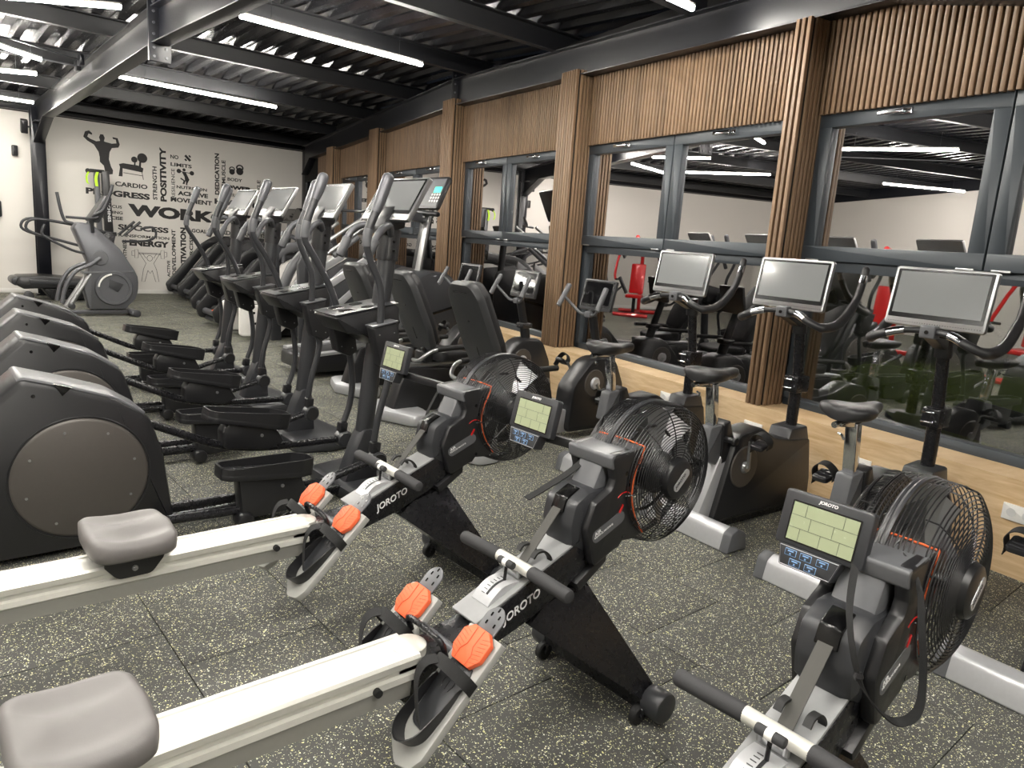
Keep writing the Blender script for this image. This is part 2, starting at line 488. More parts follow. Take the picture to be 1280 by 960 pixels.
# purlins along x
for k, y in enumerate((-5.6, -3.8, -1.9, 0.0, 1.85, 3.75, 5.62, 7.42, 9.4, 11.3, 13.3, 15.2)):
    z = ztop(y)
    m_ = MB().box((XL / 2 + wx(y) / 2, y, z + 0.09), (wx(y) - XL, 0.012, 0.16)).box((XL / 2 + wx(y) / 2, y + 0.035, z + 0.012), (wx(y) - XL, 0.08, 0.012)).box((XL / 2 + wx(y) / 2, y - 0.035, z + 0.17), (wx(y) - XL, 0.08, 0.012))
    m_.build('roof_purlin', PURL, ceo)

# portal frame 1: free-standing rafter and column left of centre
XR = 2.12
def rafter(name, pts_bot, pts_top, T, d0, par=None, wd=0.16):
    """I-section: web plate and two flanges following the two edge lines"""
    o = MB().frame(T).prism(pts_bot + pts_top[::-1], d0 - 0.005, d0 + 0.005, 0, 'xz').build(name, STEELB, par)
    for pl in (pts_bot, pts_top):
        f = MB().frame(T)
        for a, b_ in zip(pl[:-1], pl[1:]):
            f.prism([(a[0], a[1] - 0.006), (b_[0], b_[1] - 0.006), (b_[0], b_[1] + 0.006), (a[0], a[1] + 0.006)], d0 - wd / 2, d0 + wd / 2, 0.001, 'xz')
        f.build('flange', STEELB, o)
    return o
TY = basis(Vector((XR, 0, 0)), (0, 1, 0), (-1, 0, 0))   # x -> world y, y -> -world x
rf = rafter('roof_rafter', [(YF, 2.78), (YR, 3.12), (14.2, 2.965), (15.25, 2.62)], [(YF, 2.98), (YR, 3.44), (14.2, 3.26), (15.25, 3.22)], TY, 0.0)
tag(rf, 'black steel roof rafter rising over the room to a bolted ridge', 'beam')
g = MB().frame(TY)
g.box((YR - 0.012, 0, 3.24), (0.016, 0.2, 0.56), 0.002).box((YR + 0.012, 0, 3.24), (0.016, 0.2, 0.56), 0.002)
g.build('splice_plate', STEELB, rf)
g = MB().frame(TY)
for z in (3.0, 3.08, 3.2, 3.3, 3.4, 3.48):
    for s_ in (-1, 1): g.cyl((YR - 0.035, s_ * 0.055, z), (YR + 0.035, s_ * 0.055, z), 0.013, 6)
g.build('bolt', GRM, rf)
col = empty('steel_column', (XR, 15.35, 0), 0, 'black steel column standing against the white wall under the rafter', 'column')
MB().box((0, 0, 1.62), (0.01, 0.2, 3.2)).box((0, 0.1, 1.62), (0.2, 0.012, 3.2), 0.002).box((0, -0.1, 1.62), (0.2, 0.012, 3.2), 0.002).build('column_shaft', STEELB, col)
MB().box((0, 0, 0.012), (0.3, 0.3, 0.02), 0.003).build('base_plate', STEELB, col)
MB().box((0, -0.2, 2.95), (0.16, 0.5, 0.012)).box((0.0, 0, 3.3), (0.16, 0.26, 0.012)).build('cap_plate', STEELB, col)
fl2 = empty('flood_lamp', (XR - 0.2, 15.25, 2.86), 0, 'small black flood lamp clamped beside the top of the steel column', 'lamp')
MB().box((0, 0, 0), (0.1, 0.12, 0.22), 0.01, (0.3, 0, 0)).build('lamp_housing', BLK, fl2)
MB().box((0.06, 0.02, 0.0), (0.12, 0.03, 0.03), 0.004).build('bracket', BLK, fl2)
# portal frame 2: rafter running above the window wall
bot = [(-6.0, 2.2), (0.35, 2.86), (1.12, 3.04), (7.0, 3.15), (13.8, 2.93), (14.4, 2.62)]
top = [(-6.0, 3.05), (0.35, 3.25), (1.12, 3.27), (7.0, 3.46), (13.8, 3.22), (14.4, 3.2)]
rf2 = rafter('roof_rafter', bot, top, WT, -0.10, wd=0.14)
tag(rf2, 'black steel rafter running along the top of the slatted window wall', 'beam')
g = MB().frame(WT)
g.box((6.988, -0.1, 3.3), (0.014, 0.16, 0.5), 0.002).box((7.012, -0.1, 3.3), (0.014, 0.16, 0.5), 0.002)
g.build('splice_plate', STEELB, rf2)
g = MB().frame(WT)
for z in (3.1, 3.2, 3.3, 3.4, 3.5):
    g.cyl((6.97, -0.05, z), (7.03, -0.05, z), 0.012, 6)
g.build('bolt', GRM, rf2)
# corner column and infill behind
cc = MB().box((7.18, YB - 0.16, 1.6), (0.18, 0.2, 3.2), 0.004).build('steel_column', STEELB)
tag(cc, 'black steel corner column where the white wall meets the window wall', 'column')
# thin bracing rods at the roof left of the rafter
for (p, q, lb) in (((1.95, 10.6, 3.30), (-3.5, 7.3, 3.36), 'thin steel bracing rod running left from the rafter, nearer one'), ((1.95, 10.8, 3.26), (-0.6, 10.95, 3.30), 'thin steel bracing rod running left from the rafter, farther one')):
    t = MB().cyl(p, q, 0.009, 6).build('bracing_rod', GRM); tag(t, lb, 'rod')
    MB().box(p, (0.05, 0.16, 0.12), 0.004).build('gusset', STEELB, t)

# window wall: backing, slats, oak base boards
wr = MB().frame(WT).box((4.5, -0.27, 2.985), (21, 0.14, 0.98)).box((4.5, -0.36, 0.2), (21, 0.16, 0.5)).build('wall_right', FELT); tag(wr, kind='structure')
SL = MB().box((0, 0, 0), (0.025, 0.030, 0.84), 0.002).mesh('slat', SLATM)
restm = MB().frame(WT)
def add_slat(s_, d, z, parent, me, rz=0):
    o = bpy.data.objects.new('slat', me); C.objects.link(o); o.parent = parent
    o.matrix_local = parent.matrix_basis.inverted() @ WT @ Matrix.Translation((s_, d, z)) @ Matrix.Rotation(rz, 4, 'Z')
    return o
s_ = 0.30; n_sl = 0
allsl = []
while s_ < 13.6:
    blocked = any(a - 0.01 < s_ < b_ + 0.01 for a, b_ in ((1.62, 1.73), (4.2, 4.46), (6.88, 7.2), (9.62, 10.0), (12.05, 12.4)))
    if not blocked: allsl.append(s_)
    s_ += 0.041
for k, s_ in enumerate(allsl):
    if k < 296: add_slat(s_, -0.175, 2.885, wr, SL)
    else: restm.box((s_, -0.175, 2.885), (0.025, 0.030, 0.84))
s_ = -5.5
while s_ < 0.28: restm.box((s_, -0.175, 2.885), (0.025, 0.030, 0.84)); s_ += 0.041
o = restm.build('distant_slats', SLATM, wr); o['kind'] = 'stuff'
s_ = -6.0
for a, b_ in ((-6.0, -3.2), (-3.2, -0.55), (-0.55, 2.1), (2.1, 4.75), (4.75, 7.4), (7.4, 10.05), (10.05, 12.7), (12.7, 14.6)):
    MB().frame(WT).prism([(0.0, 0.0), (0.0, 0.505), (-0.28, 0.515), (-0.28, 0.49), (-0.02, 0.48), (-0.02, 0.0)], a + 0.001, b_ - 0.001, 0.001, 'yz').build('base_panel', OAK, wr)
for k, (s_, z, nm) in enumerate(((2.52, 0.36, 'third nearest, behind the third upright bike'), (1.63, 0.34, 'second nearest, behind the middle upright bike'), (0.80, 0.325, 'by the saddle post of the nearest upright bike'), (-0.10, 0.335, 'nearest one, at the right edge'), (3.75, 0.3, 'farthest one, beside the recumbent bike pedals'))):
    t = empty('socket_plate', A0 + WD * s_ + ND * 0.004 + Vector((0, 0, z)), math.atan2(WD.y, WD.x), 'white socket on the oak base, ' + nm, 'socket', 'wall sockets along the oak base')
    MB().box((0, 0.003, 0), (0.16, 0.012, 0.085), 0.003).build('plate', WHT, t)
    for q in (-0.037, 0.037): MB().cyl((q, 0.008, 0), (q, 0.0105, 0), 0.022, 16).build('socket', mat('socket_grey', (205, 205, 203), 0.5), t)

def pillar(s0, s1, ztop_, lb, zb=0.505, dep=0.22):
    p = empty('slatted_pillar', A0 + WD * ((s0 + s1) / 2), math.atan2(WD.y, WD.x), lb, 'pillar', 'slatted wall pillars')
    w_ = s1 - s0; h = ztop_ - zb
    MB().box((0, -dep / 2 - 0.012, zb + h / 2), (w_ - 0.026, dep - 0.02, h - 0.01)).build('core', FELT, p)
    me = MB().box((0, 0, 0), (0.026, 0.028, h), 0.002).mesh('slat', SLATM)
    def put(x, y, rz):
        o = bpy.data.objects.new('slat', me); C.objects.link(o); o.parent = p
        o.location = (x, y, zb + h / 2); o.rotation_euler = (0, 0, rz)
    n = max(2, round(w_ / 0.041))
    for i in range(n): put(-w_ / 2 + w_ * (i + 0.5) / n, -0.004, 0)
    n = round(dep / 0.041)
    for sx in (-1, 1):
        for i in range(n): put(sx * (w_ / 2 - 0.012), -0.03 - (dep - 0.03) * (i + 0.5) / n, PI / 2)
    return p
pillar(1.60, 1.735, 3.045, 'slatted wooden pillar between the nearest windows, behind the middle screen')
pillar(4.19, 4.465, 3.135, 'broad pale slatted pillar left of the third nearest window')
pillar(6.88, 7.20, 3.215, 'slatted pillar just right of the nearest cross trainer screen')
pillar(9.62, 10.02, 3.12, 'slatted pillar behind the screens of the cross trainers')
pillar(12.05, 12.42, 3.02, 'farthest slatted pillar near the corner of the room')
pillar(-1.05, -0.79, 2.72, 'slatted pillar right of the nearest window, outside the picture')

# windows
def window(n, s0, s1, mu, lb=None):
    t = empty('window_%d' % n, A0, math.atan2(WD.y, WD.x)); t['kind'] = 'structure'
    D = -0.235
    fr = MB()
    fr.box((s0 + 0.035, D - 0.03, 1.5), (0.07, 0.07, 2.0), 0.003).box((s1 - 0.035, D - 0.03, 1.5), (0.07, 0.07, 2.0), 0.003)
    fr.box(((s0 + s1) / 2, D - 0.03, 2.485), (s1 - s0, 0.07, 0.05), 0.003).box(((s0 + s1) / 2, D - 0.03, 0.535), (s1 - s0, 0.07, 0.07), 0.003)
    fr.box(((s0 + s1) / 2, D - 0.03, 1.50), (s1 - s0, 0.07, 0.075), 0.003)
    fr.box((mu, D - 0.04, 2.0), (0.05, 0.05, 0.98), 0.003)
    fr.build('window_frame', FRAME, t)
    MB().box(((s0 + s1) / 2, D - 0.045, 1.015), (s1 - s0 - 0.1, 0.006, 0.90)).build('lower_pane', GLASSL, t)
    for a, b_ in ((s0 + 0.004, mu - 0.005), (mu + 0.005, s1 - 0.004)):
        sa = MB()
        c_ = (a + b_) / 2; W_ = b_ - a
        for z, hh in ((1.578, 0.095), (2.435, 0.10)): sa.box((c_, D + 0.012, z), (W_, 0.05, hh), 0.004)
        for x in (a + 0.0475, b_ - 0.0475): sa.box((x, D + 0.011, 2.005), (0.095, 0.048, 0.78), 0.004)
        so = sa.build('sash', FRAME, t)
        MB().box((c_, D - 0.005, 2.005), (W_ - 0.17, 0.006, 0.80)).build('pane', GLASSU, so)
        h = MB().cyl((c_, D + 0.036, 2.432), (c_, D + 0.08, 2.432), 0.014, 12).box((c_, D + 0.040, 2.432), (0.08, 0.012, 0.034), 0.004)
        h.box((c_ + 0.07, D + 0.082, 2.430), (0.17, 0.016, 0.028), 0.006)
        h.build('handle', CHR, so)
        for x in (a + 0.09, b_ - 0.09):
            MB().box((x, D + 0.036, 1.533), (0.10, 0.014, 0.014), 0.003).build('hinge', STL, so)
window(1, -0.79, 1.60, 0.406)
window(2, 1.735, 4.20, 2.998)
window(3, 4.46, 6.88, 5.79)
window(4, 7.20, 9.63, 8.51)
window(5, 10.0, 12.06, 11.2)
window(6, -3.55, -1.05, -2.3)
# outside beyond the glass: olive ribbed cladding, paving and a parked green vehicle
fo = MB().frame(WT)
s_ = -6
while s_ < 12:
    fo.prism([(s_, -3.0), (s_ + 0.05, -3.0), (s_ + 0.065, -3.03), (s_ + 0.115, -3.03), (s_ + 0.13, -3.0)], -0.1, 2.2, 0, 'xy'); s_ += 0.13
fe = fo.build('outdoor_cladding', FENCE); tag(fe, 'olive green ribbed cladding seen outside through the lower window panes', 'fence')
pv = MB().frame(WT).box((3, -2.0, -0.08), (20, 3.1, 0.05)).build('outdoor_paving', mat('dark_asphalt', (52, 54, 48), 0.8)); tag(pv, kind='structure')
def vehicle():
    v = empty('green_vehicle', A0 + WD * 0.55 + ND * -1.75, math.atan2(WD.y, WD.x), 'small lime green vehicle parked outside the nearest window', 'vehicle')
    b = MB().prism([(-0.9, 0.3, 0.1), (1.5, 0.3, 0.1), (1.5, 0.62, 0.1), (1.2, 0.78, 0.2), (0.1, 0.86, 0.3), (-0.6, 0.66, 0.25), (-0.95, 0.52, 0.1)], -0.55, 0.45, 0.09, 'xz')
    b.build('body', GREENV, v)
    MB().prism([(-0.5, 0.34), (-0.2, 0.62, 0.1), (0.35, 0.66, 0.1), (0.6, 0.4)], 0.452, 0.462, 0.002, 'xz').build('side_panel', BLK, v)
    MB().sphere((-0.78, 0.36, 0.56), 0.11, 14, (1, 0.5, 0.55)).build('headlamp', SIL, v)
    for x in (-0.55, 1.05):
        MB().cyl((x, 0.3, 0.2), (x, 0.5, 0.2), 0.25, 28, bev=0.03).build('wheel', RUB, v)
    MB().tube(smooth_path([(0.2, 0.3, 0.8), (0.35, 0.3, 1.15), (1.1, 0.3, 1.15), (1.3, 0.3, 0.75)]), 0.02, 8).build('roll_bar', BLKM, v)
vehicle()
ol_ = empty('added_outdoor_lamp', A0 + WD * 1.6 + ND * -0.5 + Vector((0, 0, 2.85)), math.atan2(WD.y, WD.x), 'added lamp, unseen outside above the nearest window, brightening the cladding', 'lamp')  # added light source outside, brightens the ribbed cladding and the vehicle
MB().box((0, 0, 0.03), (0.5, 0.12, 0.05), 0.01).build('lamp_housing', BLK, ol_)
MB().box((0, 0, 0.0), (0.46, 0.09, 0.012)).build('added_lamp_panel', emis('added_outdoor_glow', (255, 248, 235), 26.0), ol_)

# ---------------------------------------------------------------- light tubes
TUBE = emis('tube_light', (255, 250, 240), TUBE_POWER)
def tube_light(p, q, lb):
    p = Vector(p); q = Vector(q); c_ = (p + q) / 2; d = q - p
    t = empty('light_tube', c_, math.atan2(d.y, d.x), lb, 'light', 'linear ceiling lights')
    L_ = d.length
    MB().box((0, 0, 0.031), (L_, 0.03, 0.022), 0.003).build('housing', WHT, t)
    MB().prism([(-0.017, 0.020), (-0.019, 0.0, 0.006), (-0.011, -0.010, 0.006), (0.011, -0.010, 0.006), (0.019, 0.0, 0.006), (0.017, 0.020)], -L_ / 2 + 0.01, L_ / 2 - 0.01, 0, 'yz').build('diffuser', TUBE, t)
    h = MB()
    for x in (-L_ * 0.35, L_ * 0.35): h.cyl((x, 0, 0.03), (x, 0, ztop(c_.y) - c_.z + 0.03), 0.002, 5)
    h.build('hanger', GRM, t)
Z = 3.2
tube_light((2.39, 6.56, Z), (4.27, 6.64, Z), 'bright ceiling light tube hanging mid room, right of the rafter')
tube_light((2.38, 10.70, Z), (4.50, 10.86, Z), 'far ceiling light tube in front of the lettered wall')
tube_light((2.55, 3.40, Z), (4.45, 3.46, Z), 'ceiling light tube cut by the top edge above the slatted wall')
tube_light((1.52, 10.45, 3.19), (0.75, 9.75, 3.19), 'angled ceiling light tube at the left edge, upper one')
tube_light((1.56, 11.1, 3.12), (0.25, 12.0, 3.12), 'angled ceiling light tube at the left edge, lower one')
tube_light((-0.22, 12.1, Z), (-1.48, 10.9, Z), 'angled ceiling light tube left of the picture, far back')
tube_light((0.16, 7.44, Z), (-0.90, 6.28, Z), 'angled ceiling light tube left of the picture, mid room')
tube_light((1.72, 7.55, 3.28), (0.88, 8.2, 3.28), 'angled ceiling light tube beside the ridge, at the top left corner')
tube_light((-3.7, 10.2, Z), (-5.6, 9.9, Z), 'ceiling light tube near the left wall, far back')
tube_light((-3.2, 4.4, Z), (-4.4, 3.2, Z), 'angled ceiling light tube near the left wall, mid room')
tube_light((1.0, 3.0, Z), (-0.4, 3.6, Z), 'added ceiling light tube above the near rowing machines, brightening the foreground')  # extra tube, added to brighten the area near the camera
tube_light((1.6, 0.5, Z - 0.15), (0.2, -0.4, Z - 0.15), 'added angled ceiling light tube over the camera, brightening the foreground')  # added overhead tube, more light for the foreground
tube_light((-2.2, 0.6, Z), (-3.6, 0.2, Z), 'ceiling light tube left of the camera')
tube_light((0.9, 1.3, Z - 0.12), (-0.3, 2.0, Z - 0.12), 'added angled ceiling light tube over the nearest rowing machines, brightening the foreground')  # added tube, lifts the light on the seats and floor close by
tube_light((-0.6, 1.6, Z - 0.1), (-1.6, 2.6, Z - 0.1), 'added angled ceiling light tube left of the rowing machines, brightening the foreground')  # another added tube, foreground light from the left
tube_light((-0.2, -1.6, Z - 0.2), (1.2, -1.2, Z - 0.2), 'ceiling light tube just behind the camera')
tube_light((-0.6, -4.2, Z - 0.2), (1.2, -4.2, Z - 0.2), 'ceiling light tube far behind the camera')
tube_light((1.9, 13.9, Z - 0.1), (0.6, 13.9, Z - 0.1), 'added ceiling light tube brightening the lettered wall, left of the rafter')  # extra tube, added to lift the light on the back wall

# ---------------------------------------------------------------- wall lettering
art = empty('wall_lettering', (0, YB - 0.002, 0), 0, 'black motivational words and gym figures stuck on the white wall', 'wall decal')
def word(s, x0, z0, x1, z1, vert=False, bold=0.03):
    if vert: M = basis((x1, -0.001, z0), (0, 0, 1), (-1, 0, 0)); w_, h = z1 - z0, x1 - x0
    else: M = basis((x0, -0.001, z0), (1, 0, -0.02), (0, 0, 1)); w_, h = x1 - x0, z1 - z0
    text_mesh(s, w_, h, M, 'word', DECAL, art, bold)
for a in (('CARDIO', 3.385, 2.035, 3.95, 2.12), ('PROGRESS', 2.89, 1.845, 3.99, 1.96, 0, .05), ('WORKOUT', 3.59, 1.50, 6.2, 1.73, 0, .06),
          ('SUCCESS', 3.41, 1.225, 4.32, 1.33, 0, .04), ('TRANSFORMATION', 3.34, 1.095, 4.33, 1.15), ('ENERGY', 3.60, 0.93, 4.32, 1.05, 0, .06),
          ('STRENGTH', 4.045, 1.84, 4.125, 2.47, 1), ('POSITIVITY', 4.18, 1.82, 4.30, 2.85, 1, .05), ('NO', 4.38, 2.66, 4.53, 2.735),
          ('LIMITS', 4.38, 2.52, 4.78, 2.59), ('RESILIENCE', 4.39, 1.90, 4.455, 2.47, 1, .01), ('NUTRITION', 4.485, 2.10, 5.07, 2.16),
          ('ACHIEVE', 4.505, 1.97, 5.09, 2.055, 0, .05), ('MOVEMENT', 4.37, 1.835, 5.17, 1.925, 0, .04), ('DEDICATION', 5.23, 2.05, 5.32, 2.87, 1, .04),
          ('MUSCLE', 5.37, 2.29, 5.445, 2.75, 1), ('BODY', 5.485, 2.355, 5.79, 2.42), ('POWER', 5.365, 2.19, 5.99, 2.275, 0, .06),
          ('LIVELY', 5.365, 2.05, 5.74, 2.11), ('HEALTH', 5.22, 1.865, 6.05, 1.975, 0, .05), ('LIFESTYLE', 6.105, 1.82, 6.18, 2.43, 1, .02),
          ('FOCUS', 3.20, 1.625, 3.49, 1.68), ('TRAINING', 3.06, 1.52, 3.50, 1.575), ('EXERCISE', 3.06, 1.41, 3.50, 1.475, 0, .04),
          ('DEVELOPMENT', 4.375, 0.39, 4.45, 1.29, 1), ('MOTIVATION', 4.54, 0.38, 4.65, 1.34, 1, .05), ('EXERCISE', 4.715, 0.53, 4.785, 1.19, 1),
          ('GOALS', 4.76, 1.255, 5.11, 1.33), ('HARD WORK PAYS', 5.2, 1.25, 6.3, 1.34, 0, .04), ('FITNESS', 3.485, 0.69, 3.55, 1.04, 1), ('ACTIVE', 4.28, 0.34, 4.335, 0.67, 1)):
    word(*a)
def fig(name, polys, x, z, sc_, lb):
    m_ = MB()
    for P in polys: m_.prism([(x + p[0] * sc_, z + p[1] * sc_) for p in P], -0.003, -0.001, 0, 'xz')
    m_.build(name, DECAL, art, label=lb)
def disc(cx, cz, r, n=18, sx=1): return [(cx + sx * r * math.cos(2 * PI * k / n), cz + r * math.sin(2 * PI * k / n)) for k in range(n)]
man = [(0.46, 0.0), (0.60, 0.03), (0.61, 0.12), (0.57, 0.2), (0.53, 0.36), (0.55, 0.52), (0.6, 0.62), (0.74, 0.65), (0.77, 0.72), (0.73, 0.86), (0.62, 0.87), (0.63, 0.83), (0.69, 0.82), (0.70, 0.74), (0.6, 0.72), (0.48, 0.74), (0.44, 0.75), (0.46, 0.83), (0.43, 0.9), (0.37, 0.9), (0.34, 0.83), (0.36, 0.75), (0.28, 0.73), (0.16, 0.77), (0.10, 0.81), (0.13, 0.88), (0.2, 0.86), (0.2, 0.9), (0.14, 0.95), (0.06, 0.92), (0.02, 0.8), (0.1, 0.72), (0.23, 0.65), (0.32, 0.5), (0.34, 0.38), (0.34, 0.28), (0.42, 0.2), (0.44, 0.08)]
fig('flexing_figure', [man], 2.87, 2.22, 0.8, 'black silhouette of a bodybuilder flexing both arms')
fig('bench_figure', [[(0, 0.0), (0.12, 0), (0.13, 0.27), (0.75, 0.2), (0.78, 0.34), (0.6, 0.42), (0.15, 0.44), (0.02, 0.4), (0.05, 0.3)], [(0.15, 0.12), (0.74, 0.08), (0.74, 0.1), (0.15, 0.14)], [(0.72, 0.2), (0.74, 0.2), (0.78, -0.04), (0.76, -0.04)], disc(0.5, 0.6, 0.1), disc(0.75, 0.68, 0.16), [(0.48, 0.4), (0.53, 0.4), (0.54, 0.56), (0.5, 0.56)], [(0.63, 0.36), (0.7, 0.36), (0.72, 0.6), (0.66, 0.6)]], 3.45, 2.22, 0.56, 'black silhouette of a bench press')
fig('dumbbell_figure', [[(0.0, 0.25), (0.25, 0.0), (0.42, 0.17), (0.17, 0.42)], [(0.58, 0.83), (0.83, 0.58), (1.0, 0.75), (0.75, 1.0)], [(0.75, 0.0), (1.0, 0.25), (0.25, 1.0), (0.0, 0.75)]], 4.64, 2.64, 0.13, 'black crossed dumbbells mark')
fig('squatting_figure', [disc(0.1, 0.75, 0.13), disc(0.85, 0.7, 0.13), disc(0.4, 0.85, 0.09), [(0.2, 0.72), (0.8, 0.66), (0.8, 0.7), (0.2, 0.76)], [(0.28, 0.7), (0.5, 0.72), (0.7, 0.3), (0.62, 0.15), (0.45, 0.2), (0.42, 0.45)], [(0.5, 0.2), (0.2, 0.38), (0.18, 0.3), (0.36, 0.2), (0.3, 0.02), (0.42, 0.02), (0.46, 0.16)], [(0.5, 0.25), (0.64, 0.2), (0.56, 0.0), (0.66, -0.02), (0.5, -0.04)]], 4.5, 2.19, 0.33, 'black silhouette of a lifter squatting with a barbell')
def kettle(x, z, s):
    th = [(x + s * 0.36 * math.cos(a), z + s * (0.62 + 0.3 * math.sin(a))) for a in [-0.5 + k * (PI + 1) / 12 for k in range(13)]]
    ti = [(x + s * 0.22 * math.cos(a), z + s * (0.62 + 0.18 * math.sin(a))) for a in [-0.5 + k * (PI + 1) / 12 for k in range(13)]]
    return [disc(x, z + s * 0.3, s * 0.34), th + ti[::-1]]
fig('kettlebell_figure', kettle(5.58, 2.49, 0.17) + kettle(5.74, 2.5, 0.22), 0, 0, 1, 'black pair of kettlebells')
ol = MB()
def line(pts, r=0.004): ol.tube([(x, -0.001, z) for x, z in pts], r, 4)
for sx in (-1, 1):
    cx = 3.96
    line([(cx + sx * 0.04, 0.46), (cx + sx * 0.10, 0.24), (cx + sx * 0.16, 0.24), (cx + sx * 0.12, 0.48), (cx + sx * 0.07, 0.60), (cx + sx * 0.19, 0.80), (cx + sx * 0.13, 0.80), (cx + sx * 0.07, 0.70)])
    line([(cx + sx * 0.20, 0.80), (cx + sx * 0.21, 0.70), (cx + sx * 0.27, 0.70), (cx + sx * 0.27, 0.86), (cx + sx * 0.21, 0.86), (cx + sx * 0.2, 0.79)])
    line([(cx + sx * 0.28, 0.74), (cx + sx * 0.32, 0.74), (cx + sx * 0.32, 0.83), (cx + sx * 0.28, 0.83)])
line([(3.96 + 0.05 * math.cos(a), 0.70 + 0.055 * math.sin(a)) for a in [k * PI / 8 for k in range(17)]])
line([(3.92, 0.46), (3.96, 0.40), (4.0, 0.46)]); line([(3.76, 0.80), (4.16, 0.80)]); line([(3.76, 0.78), (4.16, 0.78)])
ol.build('outline_figure', DECAL, art, label='thin outline drawing of a weightlifter holding a barbell overhead')
sp = MB().box((1.82, YB - 0.05, 2.47), (0.09, 0.1, 0.18), 0.02).build('wall_speaker', BLK); tag(sp, 'small black speaker high on the white wall left of the steel column', 'speaker')
sp = MB().box((1.5, YB - 0.05, 1.46), (0.16, 0.1, 0.28), 0.03).build('wall_box', BLK); tag(sp, 'black box on the white wall at the left edge of the picture', 'wall box')
# wall piers between the windows
for a, b_ in ((1.60, 1.735), (4.20, 4.46), (6.88, 7.20), (9.63, 10.0), (12.06, 14.6), (-1.05, -0.79), (-6, -3.55)):
    MB().frame(WT).box(((a + b_) / 2, -0.32, 1.5), (b_ - a, 0.1, 2.1)).build('pier', FRAME, wr)

# ================================================================== air rowing machine
def grid_seat(L_, W_, H, top, n=26, m=26):
    """cushion on a superellipse plan with a shaped top; returns MB"""
    b = MB(); vs = []; fs = []
    rings = 14
    pts = []
    K = 44
    def plan(a, r):
        c_, s_ = math.cos(a), math.sin(a); e = 0.42
        x = math.copysign(abs(c_) ** e, c_) * L_ / 2 * r; y = math.copysign(abs(s_) ** e, s_) * W_ / 2 * r
        return x, y
    vs.append((0, 0, top(0, 0)))
    rr = [k / rings for k in range(1, rings + 1)]
    for r in rr:
        for k in range(K):
            x, y = plan(2 * PI * k / K, r)
            drop = 0.018 * max(0, (r - 0.82) / 0.18) ** 2.2
            vs.append((x, y, top(x / (L_ / 2), y / (W_ / 2)) - drop))
    for z, sc_ in ((-0.35 * H, 1.0), (-0.8 * H, 0.985), (-H, 0.94)):
        for k in range(K):
            x, y = plan(2 * PI * k / K, sc_); vs.append((x, y, z))
    nr = len(rr) + 3
    for k in range(K): fs.append((0, 1 + k, 1 + (k + 1) % K))
    for i in range(nr - 1):
        for k in range(K):
            l = (k + 1) % K
            fs.append((1 + i * K + k, 1 + (i + 1) * K + k, 1 + (i + 1) * K + l, 1 + i * K + l))
    fs.append(tuple(1 + (nr - 1) * K + k for k in range(K)))
    b.add(vs, fs); return b

